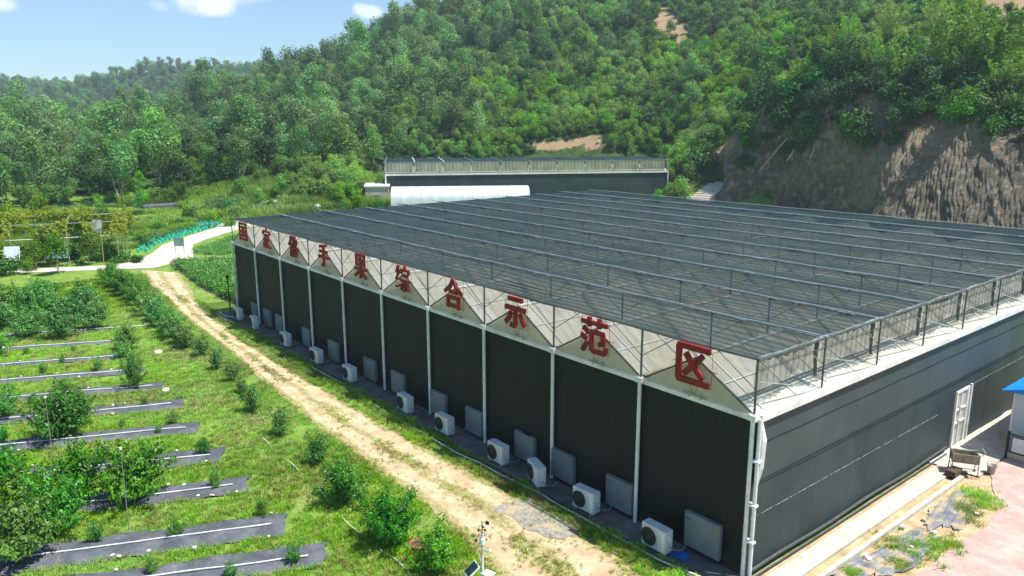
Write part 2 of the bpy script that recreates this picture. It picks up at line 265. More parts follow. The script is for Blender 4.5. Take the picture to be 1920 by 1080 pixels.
# smooth pseudo-noise
_ns = [(rng.normal(size=2), rng.uniform(0, 6.28)) for _ in range(60)]
def nz(x, y, sc, o=0, octv=4):
    r = 0; a = 1; t = 0
    for k_ in range(octv):
        f = 2**k_/sc*2.2; v = 0
        for j in range(5):
            d, ph = _ns[(o*7+k_*5+j) % 60]; d = d/np.linalg.norm(d)
            v = v+np.sin((x*d[0]+y*d[1])*f*(1+.13*j)+ph+1.7*np.sin((x*d[1]-y*d[0])*f*.6+ph*2))
        r = r+a*v/2.6; t += a; a *= .5
    return r/t
# ------------------------------------------------------------------ terrain
HF = np.array([math.sin(YAW), math.cos(YAW)]); RG = np.array([math.cos(YAW), -math.sin(YAW)])
def pt(px, t): return CAM[:2]+t*(HF+(px-960)/1415.5*RG)      # world x,y at a bearing and a depth (used to lay out the hills)
CP = []
def col(px, lst):
    for t, z in lst: CP.append((*pt(px, t), z))
col(-700, [(40, -1), (80, -1), (120, 0), (180, 10), (300, 18), (450, 30), (750, 45)])
col(-250, [(60, -1), (108, -1), (128, 1), (200, 8), (300, 13), (420, 11), (560, 22), (750, 44)])
col(0, [(60, -1), (100, -1), (112, 0), (128, 1.5), (200, 5.5), (270, 8), (350, 4), (480, 10), (700, 47)])
col(150, [(60, -1), (105, -1), (116, 0), (200, 4.5), (260, 6.5), (360, 4), (480, 9), (700, 38), (800, 42)])
col(300, [(60, -1), (108, -1), (118, .3), (135, 2.5), (200, 4.5), (250, 7), (290, 8.5), (400, 6), (560, 22), (700, 60), (800, 50)])
col(450, [(60, -1), (84, -.6), (95, .2), (110, 1.8), (122, 3.2), (140, 4.2), (200, 9), (260, 17.5), (300, 20), (400, 16), (700, 50)])
col(560, [(60, -1), (95, -.6), (106, .3), (116, 2.2), (126, 4), (145, 5.5), (200, 11), (300, 24), (360, 25), (500, 27)])
col(660, [(60, -1), (104, -.8), (112, .1), (122, 2.4), (132, 4.5), (160, 8), (240, 18), (320, 29), (400, 30), (600, 33)])
col(740, [(100, -1), (148, -.8), (156, 4), (166, 8), (250, 25), (330, 42), (420, 46)])
col(840, [(100, -1), (146, -.6), (156, 5), (170, 10), (250, 32), (340, 58), (430, 64)])
col(1000, [(60, -1), (100, -1), (158, -.6), (163, 4.5), (168, 9.5), (185, 14), (260, 44), (350, 75), (450, 86)])
col(1130, [(100, -1), (154, -.6), (160, 5), (166, 9.5), (185, 16), (260, 48), (350, 80), (450, 92)])
col(1230, [(100, -1), (128, -.8), (149, -.6), (158, 6), (168, 11), (185, 20), (260, 52), (350, 85), (450, 95)])
col(1300, [(60, -1), (110, -.6), (118, 1), (128, 5), (145, 12.5), (160, 16), (200, 30), (350, 88)])
col(1400, [(100, -1.2), (121, -.8), (127, 11.8), (136, 14.5), (160, 21), (200, 35), (350, 92)])
col(1500, [(98, -1.2), (109, -.8), (112, 16), (122, 19), (150, 27.5), (200, 43), (350, 98)])
col(1600, [(90, -1.2), (101, -.8), (106, 16.5), (116, 19.3), (140, 27), (200, 47), (350, 100)])
col(1700, [(81, -1.2), (96, -.8), (104, 16.2), (111, 19), (130, 26), (180, 45), (350, 104)])
col(1800, [(73, -1.2), (85.5, -.8), (96, 14.6), (103.5, 17.6), (118, 25), (160, 43), (350, 108)])
col(1900, [(66, -1.2), (80, -.8), (88.5, 12.8), (95, 16), (110, 24), (140, 38), (350, 112)])
col(2050, [(57, -1.2), (72, -.8), (80, 12.2), (88, 16), (105, 24), (140, 38), (350, 115)])
col(2400, [(30, -1.2), (58, -.8), (64, 9), (75, 13), (100, 22), (140, 36), (350, 110)])
for px in (-200, 300, 800, 1300, 1800): CP.append((*pt(px, 25), -1.2))
for q in [(0, -60), (60, -60), (60, 0), (55, 30), (-60, -40), (20, 20), (0, 40), (20, 50), (-20, 20), (-40, 30), (90, -20), (70, 20), (-10, 60), (120, 20), (160, 60), (120, -90), (-60, -90), (-150, -90)]: CP.append((*q, -1.2))
CP = np.array(CP, float)
def _rbf_fit(P, z):
    D = np.linalg.norm(P[:, None]-P[None], axis=-1); n = len(P)
    A = np.zeros((n+3, n+3)); A[:n, :n] = D+np.eye(n)*.6; A[:n, n:] = np.c_[P, np.ones(n)]; A[n:, :n] = A[:n, n:].T
    return np.linalg.solve(A, np.r_[z, 0, 0, 0])
RW = _rbf_fit(CP[:, :2], CP[:, 2])
def zfun(x, y):
    x = np.asarray(x, float); y = np.asarray(y, float); sh = x.shape; x = x.ravel(); y = y.ravel(); out = np.zeros(len(x)); n = len(CP)
    for a in range(0, len(x), 4000):
        P = np.stack([x[a:a+4000], y[a:a+4000]], -1)
        D = np.linalg.norm(P[:, None]-CP[None, :, :2], axis=-1); out[a:a+4000] = D@RW[:n]+P@RW[n:n+2]+RW[n+2]
    amp = np.clip((out-1)/8, 0, 1)
    out = out+amp*(1.0*nz(x, y, 26, 1)+.35*nz(x, y, 8, 3))+np.clip((out-20)/40, 0, 1)*np.clip(np.hypot(x-CAM[0], y-CAM[1])/300-.7, 0, 3)*5*nz(x, y, 120, 2)
    return np.maximum(out, .03*nz(x, y, 5, 4)).reshape(sh)
def axis(segs):
    a = []
    for s0, s1, st in segs: a += list(np.arange(s0, s1, st))
    return np.array(a)
gx = axis([(-900, -300, 14), (-300, -95, 4), (-95, -40, 1.6), (-40, 50, .6), (50, 110, 3), (110, 330, 14)])
gy = axis([(-260, -60, 14), (-60, -20, 3), (-20, 26, .6), (26, 110, 1.6), (110, 300, 4), (300, 760, 14)])
GX, GY = np.meshgrid(gx, gy); GZ = zfun(GX, GY)
def bump2(x, y, cx, cy, sx, sy, ang=0):
    c, s = math.cos(ang), math.sin(ang); u = (x-cx)*c+(y-cy)*s; v = -(x-cx)*s+(y-cy)*c; return np.exp(-(u/sx)**2-(v/sy)**2)
soil = np.zeros_like(GX)
soil = np.maximum(soil, 1.1*((GX > 40) & (GX < 60) & (GY > -3) & (GY < 24)))
for px, t, sx, sy in [(1060, 166, 10, 1.3), (1118, 164, 3.5, 1.2), (1300, 146, 6, 3), (1375, 128, 2.4, 5), (1330, 130, 2.4, 3), (1905, 128, 9, 22), (1870, 140, 6, 14), (1360, 190, 8, 5), (1180, 300, 6, 30), (1240, 230, 4, 26), (515, 108, 2, 5), (430, 96, 9, 2), (1110, 215, 5, 9), (1400, 230, 14, 4), (250, 114, 10, 2.5), (270, 104, 4, 2)]:
    x_, y_ = pt(px, t); soil = np.maximum(soil, 1.0*bump2(GX, GY, x_, y_, sx, sy, .89))
dry = np.zeros_like(GX)
for x_, y_, sx, sy in [(24, -7.6, 16, .9), (33.5, -5.2, 5, 1.1), (14, -7, 9, .6), (29.5, -9.6, 2, 1), (-9, 0, 9, 1.2), (30, -1.9, 9, .5), (25.6, -8, 2, 1), (16, -7.9, 2, .8)]: dry = np.maximum(dry, .5*bump2(GX, GY, x_, y_, sx, sy))
dry = np.maximum(dry, .28*((GX < 40) & (GY < -4) & (GX > -20)))
dry = np.maximum(dry, .42*((GY > -2.2) & (GY < -1) & (GX < 40) & (GX > -5)))
ground = link('ground', gridmesh('ground', GX, GY, GZ, 'ground_mat', {'soil': soil, 'dry': dry, 'wild': np.clip((GZ-.6)/2, 0, 1)})); tag(ground, kind='structure')

# flat sheets laid on the ground: strip along a polyline with uneven edges
def lerp_poly(P, n):
    P = np.array(P, float); d = np.r_[0, np.cumsum(np.linalg.norm(np.diff(P[:, :2], axis=0), axis=1))]; t = np.linspace(0, d[-1], n)
    return np.stack([np.interp(t, d, P[:, j]) for j in range(P.shape[1])], -1)
def ribbon(name, left, right, n, m, z, mat, jit=0.0, rut=None, seed=0):
    A = lerp_poly(left, n); B = lerp_poly(right, n); s = np.linspace(0, 1, m)[None, :]
    d = A-B; d = d/np.linalg.norm(d, axis=1)[:, None]
    A = A+d*(jit*nz(A[:, 0], A[:, 1], 1.6, seed))[:, None]; B = B-d*(jit*nz(B[:, 0]+9, B[:, 1], 1.6, seed+1))[:, None]
    X = A[:, :1]*(1-s)+B[:, :1]*s; Y = A[:, 1:2]*(1-s)+B[:, 1:2]*s; Z = zfun(X, Y)+z
    at = None
    if rut: r_ = np.zeros_like(X)+0*X; r_ = r_+rut(np.broadcast_to(s, X.shape)); at = {'rut': r_}; Z = Z-.012*np.clip(r_, 0, 1)
    return link(name, gridmesh(name, X, Y, Z, mat, at))
TL = [(-21, -1.2), (-15, -2.2), (-10.1, -2.5), (0.3, -3.4), (7.9, -3.65), (16.7, -4.3), (23.3, -4.65), (27.7, -4.7), (31.2, -4.8), (33.9, -5.1), (36.5, -6), (41, -7.5)]
TR = [(-17.5, .9), (-13, .2), (-8.6, -.6), (-0.8, -1.8), (6.4, -2.3), (14.3, -2.4), (18.6, -2.25), (24.5, -2.2), (29.2, -2.1), (32.6, -1.8), (36.5, -1.7), (43, -2.6)]
tr_ = ribbon('dirt_track', TL, TR, 190, 22, .016, 'track_mat', .30, lambda s: np.exp(-((s-.28)/.11)**2)+np.exp(-((s-.72)/.12)**2)*1.05); tag(tr_, kind='structure')
# concrete lane, ramp and branch
def lane(name, ctr, w, z, seed, jit=.06):
    P = np.array(ctr, float); d = np.gradient(P[:, :2], axis=0); d /= np.linalg.norm(d, axis=1)[:, None]; nr = np.stack([-d[:, 1], d[:, 0]], -1)
    w = np.asarray(w, float).reshape(-1, 1)*np.ones((len(P), 1))
    o = ribbon(name, P[:, :2]+nr*w, P[:, :2]-nr*w, 90, 6, z, 'pale_path', jit, None, seed); tag(o, kind='structure'); return o
lane('path', [(-33, -16), (-29.5, -12.5), (-26.3, -8), (-24.5, -4), (-23.6, -.5), (-25.5, 2.2), (-29, 3.6), (-33.8, 5.4), (-40, 10.6), (-48, 18.6), (-57, 28)], [.8, .8, 1.0, 1.1, 2.4, 2.5, 1.9, 1.6, 1.7, 1.8, 1.8], .03, 3)
lane('path.001', [(-25, 1.2), (-22.6, 4), (-21, 6.8), (-18.5, 10), (-15, 15)], [2.4, 1.3, 1.1, 1.1, 1.1], .038, 5)

# ------------------------------------------------------------------ main greenhouse
L, H, T, M = 4.0, 4.84, 1.61, 3.388; D = M*10; NB = 10
gh = thing('greenhouse', 'long black netted greenhouse with cream film gables under a flat dark shade net', 'greenhouse', (0, 0, 0))
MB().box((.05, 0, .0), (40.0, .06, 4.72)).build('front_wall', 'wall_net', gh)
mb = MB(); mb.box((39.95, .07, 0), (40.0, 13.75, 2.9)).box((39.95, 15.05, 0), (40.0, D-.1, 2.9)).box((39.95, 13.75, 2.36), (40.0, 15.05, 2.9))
swl = mb.build('side_wall', 'wall_net_painted_sun', gh)
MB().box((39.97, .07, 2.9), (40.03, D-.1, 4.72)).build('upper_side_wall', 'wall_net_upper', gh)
MB().box((0, .07, 0), (.05, D-.1, 4.72)).build('far_side_wall', 'wall_net', gh); MB().box((0, D-.1, 0), (40, D-.04, 4.72)).build('back_wall', 'wall_net', gh)
# pale stitched seam on the side wall, lapped seam higher up, rolled hem along the ground
MB().box((40.0, .1, 1.795), (40.010, 12.3, 1.812)).build('stitched_seam', 'seam_thread', swl)
MB().box((40.0, 15.3, 2.32), (40.010, D-.2, 2.345)).build('stitched_seam', 'seam_thread', swl)
MB().path([(40.06, y_, 2.9+.012*math.sin(y_*1.3)) for y_ in np.linspace(.1, D-.2, 60)], .012, 5).path([(40.04, y_, 4.0+.012*math.sin(y_*1.7)) for y_ in np.linspace(.1, D-.2, 60)], .008, 5).build('lapped_seam', 'wall_net', gh)
MB().path([(40.1, y_, .22+.03*math.sin(y_*1.1)) for y_ in np.linspace(.1, 13.2, 50)], .05, 6).path([(40.2, y_, .07) for y_ in np.linspace(.1, 13.0, 40)], .035, 6).build('hem_pipe', 'dark_steel', gh)
# vertical panel creases
for y_ in np.arange(3.4, D, 3.388): MB().box((40.0, y_-.01, .1), (40.003, y_+.01, 2.86)).build('panel_crease', 'wall_net_painted_sun', swl)
MB().path([(40.12, .12, 4.7), (40.16, .14, 4.2), (40.14, .13, 3.4), (40.1, .1, 2.8)], [.05, .13, .12, .04], 8).build('rolled_curtain', 'white_pipe', gh)
# front posts
for i in range(NB+1):
    x = i*L
    mb = MB().path([(x, -.1, 0), (x, -.1, H)], .062, 10).box((x-.13, -.2, H-.06), (x+.13, .02, H+.1)).box((x-.09, -.2, 0), (x+.09, -.02, .03))
    if i == NB: mb.path([(x+.17, -.02, 0), (x+.17, -.02, H)], .055, 10).box((x-.05, -.13, 2.3), (x+.26, .04, 2.36)).box((x-.05, -.13, 1.2), (x+.26, .04, 1.26)).box((x-.05, -.13, 3.6), (x+.26, .04, 3.66))
    mb.build('post', 'white_pipe', gh, False)
# gutter beams along the front and the side
MB().box((0, -.04, 4.72), (40, .1, 4.86)).build('front_beam', 'gutter_white', gh)
MB().box((39.93, .101, 4.72), (40.16, D-.1, 4.9)).build('gutter', 'gutter_white', gh)
# roof bays
PK = H+1.17
for i in range(NB):
    x0 = i*L
    mb = MB(); mb.add([(x0+.08, .02, H+.06), (x0+2, .02, PK), (x0+2, D, PK), (x0+.08, D, H+.06), (x0+3.92, .02, H+.06), (x0+3.92, D, H+.06)], [(0, 1, 2, 3), (1, 4, 5, 2)])
    rf = mb.build('roof_span', 'roof_film', gh)
    mb = MB()
    for y_ in np.arange(.5, D, 1.694):
        for sx in (0, 1):
            xa = x0+.1 if sx == 0 else x0+3.9
            mb.path([(xa, y_, H+.11), (x0+2, y_, PK+.045)], .018, 5)
    mb.path([(x0+2, 0, PK+.06), (x0+2, D, PK+.06)], .04, 6)
    for fr in (.5,):
        for sx in (.1, 3.9): mb.path([(x0+sx+(2-sx)*fr, 0, H+.09+(PK-H)*fr), (x0+sx+(2-sx)*fr, D, H+.09+(PK-H)*fr)], .014, 4)
    mb.build('glazing_bar', 'white_alu', rf)
    gp = MB().add([(x0+.06, .04, 4.87), (x0+3.94, .04, 4.87), (x0+2, .04, PK-.03)], [(0, 1, 2)]).build('gable_panel', 'gable_film', gh)
    MB().path([(x0, -.02, H+.04), (x0+2, -.02, PK+.02), (x0+4, -.02, H+.04)], .035, 6).build('rafter', 'dark_steel', gh)
    if i: MB().add([(x0-.12, .1, H+.12), (x0+.12, .1, H+.12), (x0+.12, D, H+.12), (x0-.12, D, H+.12)], [(0, 1, 2, 3)]).build('valley_gutter', 'channel_bed', gh)
# frame that carries the net: poles on the gutters, rails across
ZT = H+T
for j in range(0, 9):
    for i in range(0 if j == 0 else 1, NB+1):
        x, y_ = i*L, j*M-.06 if j == 0 else j*M
        mb = MB().path([(x, y_, H), (x, y_, ZT)], .03 if j else .034, 6)
        zm = H+.78
        for sg in (-1, 1):
            if 0 <= i+sg*.3 <= NB: mb.path([(x, y_, zm), (x+sg*1.25, y_, ZT-.02)], .013, 5)
        mb.build('frame_pole', 'dark_steel', gh)
for j in range(0, 11):
    y_ = j*M-.06 if j == 0 else j*M
    pts = [(x, y_, ZT+.02+.012*math.sin(x*1.3+j)) for x in np.linspace(-.4 if j else 0, 40.05, 60)]
    mb = MB().path(pts, .028 if j == 0 else .027, 6)
    if j: mb.path([(x, y_+.12, z-.03) for x, _, z in pts], .012, 5)
    rl = mb.build('roof_rail', 'dark_steel' if j == 0 else 'steel_tube', gh)
mb = MB().path([(40, -.06, ZT-.02), (40, D, ZT-.02)], .035, 6).path([(40.02, 0, ZT-.28), (40.02, D, ZT-.28)], .014, 5)
mb.build('edge_rail', 'dark_steel', gh)
for j in range(0, 10):   # side braces in each bay
    y0, y1 = j*M, (j+1)*M
    MB().path([(40.0, y0, H+1.0), (40.0, y0+M*.98, H+.1)], .016, 5).path([(39.98, y1-.02, H+.75), (39.98, y1-1.1, ZT-.05)], .014, 5).build('side_brace', 'steel_tube', gh)
# the overhead net, sagging between rails and gathered in long folds
nx = 160; X = []; Y = []; Z = []
ys = np.concatenate([np.linspace(j*M, (j+1)*M, 46, endpoint=False) for j in range(10)]); ys = np.r_[ys*D/ys[-1]+.02, D+.3, D+.5, D+.6]
xs = np.concatenate([[-1.75, -1.2, -.6], np.linspace(-.1, 39.9, nx)])
XX, YY = np.meshgrid(xs, ys); fr = (YY/M) % 1; bay = np.floor(YY/M)
ZZ = ZT-.05-(.10+.06*nz(XX, bay*7, 5, 2))*np.sin(np.pi*fr)**.8-.03*nz(XX, YY*3, 3, 5)
fold = np.where(bay == 0, .06, np.where(bay == 1, .045, .03))
ZZ = ZZ+fold*np.sin(YY*15+1.5*nz(XX*.35, YY, 2.2, 7))*(np.sin(np.pi*fr)**.5)*(.6+.4*nz(XX*.5, YY*2, 3, 9))
ZZ = np.where(YY > D+.1, ZT-.1-(YY-D-.1)*1.8, ZZ)
ZZ = np.where(XX < -.2, ZT-.05-.13*(-XX-.2)**1.3, ZZ)
net = link('shade_net', gridmesh('shade_net', XX, YY, ZZ, 'shade_netting'), gh)
# bunched light folds of net running along each rail
for j in range(1, 10):
    mb = MB(); xx = np.linspace(-1.4, 39.8, 150); y_ = j*M
    zz = ZT-.02+.03*nz(xx, xx*0+j, .7, 3)+.02; yy = y_-.11+.035*nz(xx, xx*0+j*5, .9, 8)
    mb.path(list(zip(xx, yy, zz)), [float(max(.006, .02+.05*v)) for v in nz(xx, xx*0+3*j, .8, 11)], 6)
    mb.build('net_fold', 'gathered_net', gh)
# side curtains of thin net hanging from the edge rail in each bay
for j in range(10):
    y0, y1 = j*M+.05, (j+1)*M-.28; u = np.linspace(0, 1, 70); v = np.linspace(0, 1, 12); U_, V_ = np.meshgrid(u, v)
    low = .95+.10*np.sin(u*3+j*1.7)+.05*np.sin(u*9+j)+(.28*np.exp(-((u-.85)/.2)**2) if j % 3 else -.35*np.exp(-((u-.72)/.12)**2))
    X = 39.88-.028*np.sin(U_*62+j)*(.3+V_)+.02*nz(U_*9, V_*3, 1, 4)-.04*V_; Y = y0+(y1-y0)*U_+.02*np.sin(U_*40)*V_; Z = ZT-.06-V_*low[None, :]
    link('side_curtain', gridmesh('side_curtain', X, Y, Z, 'curtain_netting'), gh)
    MB().path([(39.86+.012*math.sin(z*5), y1+.06+.012*math.sin(z*4+j), z) for z in np.linspace(ZT-.05, H+.45, 9)], [.05, .07, .06, .07, .055, .06, .05, .06, .04], 7).build('curtain_bunch', 'curtain_bunch_net', gh)
# flap of net that rolls over the edge rail
MB().path([(39.9, y_, ZT-.02+.015*math.sin(y_*4)) for y_ in np.linspace(.1, D-.8, 90)], [float(.036+.016*math.sin(y_*2.3)) for y_ in np.linspace(.1, D-.8, 90)], 8).build('net_hem', 'gathered_net', gh, True)
# door in the side wall
dr_ = MB().box((39.97, 13.8, 0), (40.05, 13.9, 2.35)).box((39.97, 14.9, 0), (40.05, 15.0, 2.35)).box((39.97, 13.9, 2.26), (40.05, 14.9, 2.35)).box((39.98, 13.9, 1.5), (40.03, 14.9, 1.56)).box((39.98, 13.9, .95), (40.03, 14.9, 1.01)).box((39.985, 14.37, .1), (40.02, 14.43, 2.26)).build('door', 'white_alu', gh)
MB().box((39.96, 13.9, .02), (39.98, 14.9, 2.26)).build('door_panel', 'roof_film', dr_)
for z in (1.06, 1.62): MB().lathe([(0, -.07), (.07, -.03), (.075, .03), (0, .07)], (40.06, 14.3, z), 10).build('handle', 'white_alu', dr_, True)
MB().box((40.01, 15.1, .1), (40.09, 15.2, 2.4)).build('door_jamb', 'white_pipe', gh)
# concrete footing strip under the front, the building's shade put into its dark colour
MB().box((-.3, -1.15, -.1), (40.3, -.0, .05)).build('footing', 'concrete_painted_shade', gh)

# ------------------------------------------------------------------ red characters
CH = {
'国': ('H', 1.2, [[(0,.6),(0,9.4)], [(10,9.4),(10,.6)], [(-.6,9.4),(10.6,9.4)], [(-.6,.6),(10.6,.6)], [(2.2,7.4),(7.8,7.4)], [(2.5,5),(7.5,5)], [(2,2.6),(8,2.6)], [(5,7.4),(5,2.6)], [(6.3,4.2),(7.3,3.3)]]),
'家': ('', 1.15, [[(5,10.3),(5,9)], [(.2,8.6),(9.8,8.6)], [(.6,8.6),(.6,6.9)], [(9.4,8.6),(9.4,6.9)], [(2,6.7),(8,6.7)], [(5,6.7),(3,5),(.5,3.9)], [(4.4,5.6),(5.6,3.8),(5.6,1),(4.8,.3),(3.4,.5)], [(5,4.4),(2.8,2.8),(.5,1.8)], [(5.3,2.8),(3,1.2),(.5,.2)], [(8.8,5.6),(6.4,4.2)], [(6,4.6),(7.4,2),(9.9,.3)]]),
'佛': ('', 1.05, [[(3,10.2),(1.8,7.4),(-.2,5.4)], [(1.9,7),(1.9,-.3)], [(3.6,8.3),(9.4,8.3)], [(9.2,8.3),(9.2,6.3)], [(4,6.3),(9.4,6.3)], [(4.1,6.3),(3.9,4.2)], [(3.8,4.2),(9.8,4.2)], [(9.6,4.2),(9.3,1.5),(8,1.3)], [(5.6,10.2),(5.5,3.5),(4.8,1.4),(3.4,-.2)], [(7.5,10.2),(7.5,-.3)]]),
'手': ('', 1.3, [[(8.6,9.9),(5,9.2),(1.2,8.9)], [(1,6.7),(9,6.7)], [(-.2,4.2),(10.2,4.2)], [(5.1,9.2),(5.1,1),(4.4,.3),(2.8,.5)]]),
'果': ('', 1.2, [[(1.6,10),(1.6,5.4)], [(8.4,10),(8.4,5.4)], [(1.0,9.7),(9,9.7)], [(1.6,7.6),(8.4,7.6)], [(1.0,5.6),(9,5.6)], [(5,9.7),(5,-.2)], [(-.2,3.8),(10.2,3.8)], [(4.5,3.8),(2.8,2),(0,.4)], [(5.5,3.8),(7.2,2),(10,.4)]]),
'综': ('', 1.0, [[(2.4,10.2),(.6,7.4),(2.8,7.2)], [(3.4,8.6),(.2,4.4),(3.6,4.8)], [(0,1.2),(3.8,2.3)], [(6.9,10.3),(6.9,9)], [(4.2,8.5),(9.9,8.5)], [(4.4,8.5),(4.4,7)], [(9.7,8.5),(9.7,7)], [(5,6.4),(9.2,6.4)], [(4.1,4.3),(10,4.3)], [(7.1,4.3),(7.1,.7),(6,.3)], [(5.5,3.2),(4.1,.6)], [(8.6,3.2),(10,.6)]]),
'合': ('', 1.35, [[(5,10.4),(3,7.4),(-.3,5.3)], [(5,10.2),(7,7.4),(10.3,5.3)], [(2.6,5.6),(7.4,5.6)], [(1.8,4.2),(1.8,-.3)], [(8.2,4.2),(8.2,-.3)], [(1.2,3.6),(8.8,3.6)], [(1.8,.7),(8.2,.7)]]),
'示': ('', 1.5, [[(1.4,9.2),(8.6,9.2)], [(-.1,6.2),(10.1,6.2)], [(5,6.2),(5,1),(4.2,.4),(2.6,.6)], [(2.7,4.8),(1.9,2.8),(.1,1.0)], [(7.3,4.8),(8.4,3),(9.9,1.0)]]),
'范': ('', 1.25, [[(-.2,8.6),(10.2,8.6)], [(3,10.2),(3,7.4)], [(7,10.2),(7,7.4)], [(.6,6.8),(2.5,5.7)], [(-.2,4.5),(1.9,3.5)], [(.3,-.2),(2.4,2.8)], [(3.6,6),(9,6)], [(8.6,6),(8.6,3.1),(6.9,2.9)], [(4,6),(4,1.1),(4.8,.4),(9.1,.4),(9.6,1),(9.7,2.3)]]),
'区': ('', 1.5, [[(.3,9.4),(10.2,9.4)], [(.6,9.4),(.6,.6)], [(.3,.6),(10.2,.6)], [(8,7.9),(5.1,4.8),(2.3,2.1)], [(2.7,7.7),(5.1,4.9),(8.3,1.9)]]),
}
LX = [2.39, 6.36, 10.28, 14.16, 18.2, 22.12, 26.07, 30.03, 34.07, 38.0]
order = '国家佛手果综合示范区'
ORD = ['first', 'second', 'third', 'fourth', 'fifth', 'sixth', 'seventh', 'eighth', 'ninth', 'tenth']
lab = {'国': 'red metal character 国, a closed box round strokes, at the far end', '家': 'red metal character 家 with a dotted roof stroke and fanned legs, beside 国', '佛': 'red metal character 佛 of crowded upright strokes, between 家 and 手', '手': 'red metal character 手, three bars crossed by one hooked stem',
 '果': 'red metal character 果, a gridded box over spreading legs', '综': 'red metal character 综, densest of the row, between 果 and 合', '合': 'red metal character 合, a peaked hat over a small open box', '示': 'red metal character 示, two bars over a hooked stem and two dashes', '范': 'red metal character 范, cross barred top over a curled hook, beside 区', '区': 'red metal character 区, an X inside a three sided box, at the near corner'}
def stroke(mb, P, wd, fn, d0, d1):
    P = [Vector((a, b)) for a, b in P]; n = len(P); Lf = []; Rt = []
    for i, p in enumerate(P):
        if i == 0: d = (P[1]-P[0]).normalized(); mlt = 1
        elif i == n-1: d = (P[-1]-P[-2]).normalized(); mlt = 1
        else:
            a = (P[i]-P[i-1]).normalized(); b = (P[i+1]-P[i]).normalized(); d = (a+b).normalized(); mlt = min(1.5, 1/max(.5, d.dot(a)))
        nn = Vector((-d.y, d.x))*wd/2*mlt; Lf.append(p+nn); Rt.append(p-nn)
    for i in range(n-1): mb.prism([(Lf[i].x, Lf[i].y), (Lf[i+1].x, Lf[i+1].y), (Rt[i+1].x, Rt[i+1].y), (Rt[i].x, Rt[i].y)], fn, d0-.0012*i, d1)
for n_, ch in enumerate(order):
    W_, Hh = 1.2, 1.14; zb = 5.28
    t = thing('sign_character', lab[ch], 'sign', (LX[n_], -.16, zb), 0, 'red characters along the greenhouse front')
    mb = MB(); fn = lambda x, z, d: ((x/10-.5)*W_*.94, d, z/10*Hh)
    for s_, st in enumerate(CH[ch][2]): stroke(mb, st, CH[ch][1], fn, -.06-.0016*s_, -.001*s_+.03)
    mb.build('character_face', 'red_paint', t)
    mb = MB()
    for x in (-.62, -.2, .2, .62): mb.path([(x, .045, -.02), (x, .045, Hh+.04)], .007, 4)
    for z in (-.02, Hh+.04): mb.path([(-.62, .05, z), (.62, .05, z)], .008, 4)
    mb.path([(-.16, .05, -.02), (0, .14, -.4)], .006, 4).path([(.16, .05, -.02), (0, .14, -.4)], .006, 4).path([(-.62, .05, Hh*.5), (-.75, .05, Hh*.46)], .012, 4).path([(.45, .05, Hh*.45), (.8, .06, Hh*.42)], .012, 4)
    mb.build('mounting_frame', 'red_paint', t)
    MB().box((-.42, .12, -.4), (.42, .15, -.36)).box((-.2, .11, -.46), (-.14, .16, -.30)).box((.2, .11, -.46), (.26, .16, -.30)).build('bracket', 'zinc', t)

# ------------------------------------------------------------------ air conditioners and wall cabinets
def make_ac(label, loc, rz):
    t = thing('air_conditioner', label, 'air conditioner', loc, rz, 'outdoor units along the greenhouse front')
    MB().box((-.46, -.17, .08), (.46, .17, .80), .025).build('casing', 'ac_white', t)
    mb = MB().path([(-.17, -.172, .43), (-.17, -.186, .43)], .275, 28); mb.build('fan_recess', 'fan_dark', t)
    mb = MB()
    for r_ in (.06, .12, .18, .24, .285): mb.path([(-.17+r_*math.cos(a), -.195, .43+r_*math.sin(a)) for a in np.linspace(0, 2*math.pi, 25)], .006, 4)
    for a in np.linspace(0, math.pi, 5)[:-1]: mb.path([(-.17-.28*math.cos(a), -.197, .43-.28*math.sin(a)), (-.17+.28*math.cos(a), -.197, .43+.28*math.sin(a))], .005, 4)
    mb.build('fan_guard', 'dark_steel', t)
    MB().box((.22, -.188, .12), (.25, -.172, .76)).box((.3, -.188, .12), (.42, -.172, .76)).build('front_strip', 'white_alu', t)
    MB().box((.462, -.12, .14), (.478, .13, .74)).box((.478, -.04, .5), (.52, .06, .68)).build('side_cover', 'ac_white', t)
    for x in (-.36, .30): MB().box((x, -.2, .0), (x+.07, .2, .08)).build('foot', 'zinc', t)
    MB().path([(.5, 0, .3), (.62, .1, .22), (.72, .3, .2), (.68, .55, .3)], .018, 6).build('pipe', 'panel_grey', t)
    return t
ACS = [(2.2, 0), (5.0, -.12), (9.9, 0), (14.0, .05), (17.8, 0), (23.1, -.05), (26.2, .04), (29.8, 0), (32.0, -.32), (34.5, .08), (37.5, 0)]
ACL = ['white air conditioner unit at the far corner post, left of all others', 'white air conditioner unit below 家, just right of the second post', 'white air conditioner unit below 佛 beside the third white post', 'white air conditioner unit on the ground below 手, close to its left post', 'white air conditioner unit on the ground below 果', 'white air conditioner unit on the ground below 综, left of the white post', 'white air conditioner unit on the ground below 合', 'white air conditioner unit on the ground below 示', 'white air conditioner unit turned askew with a curled hose, between 示 and 范', 'white air conditioner unit squarely below 范 in front of a grey cabinet', 'white air conditioner unit nearest the corner, below 区 with a blue tray beside']
ac0 = None
for (x, rz), lb in zip(ACS, ACL):
    if ac0 is None: ac0 = make_ac(lb, (x, -.82, .05), rz)
    else:
        o = copy_tree(ac0); o.location = (x, -.82, .05); o.rotation_euler = (0, 0, rz); o['label'] = lb
bx0 = None
BX = [(3.25, 1.0), (5.4, 1.1), (7.3, 1.1), (11.2, 1.05), (14.6, 1.15), (18.6, 1.15), (21.3, 1.15), (24.7, 1.15), (27.3, 1.12), (30.5, 1.12), (32.6, 1.12), (35.3, 1.15), (38.6, 1.25)]
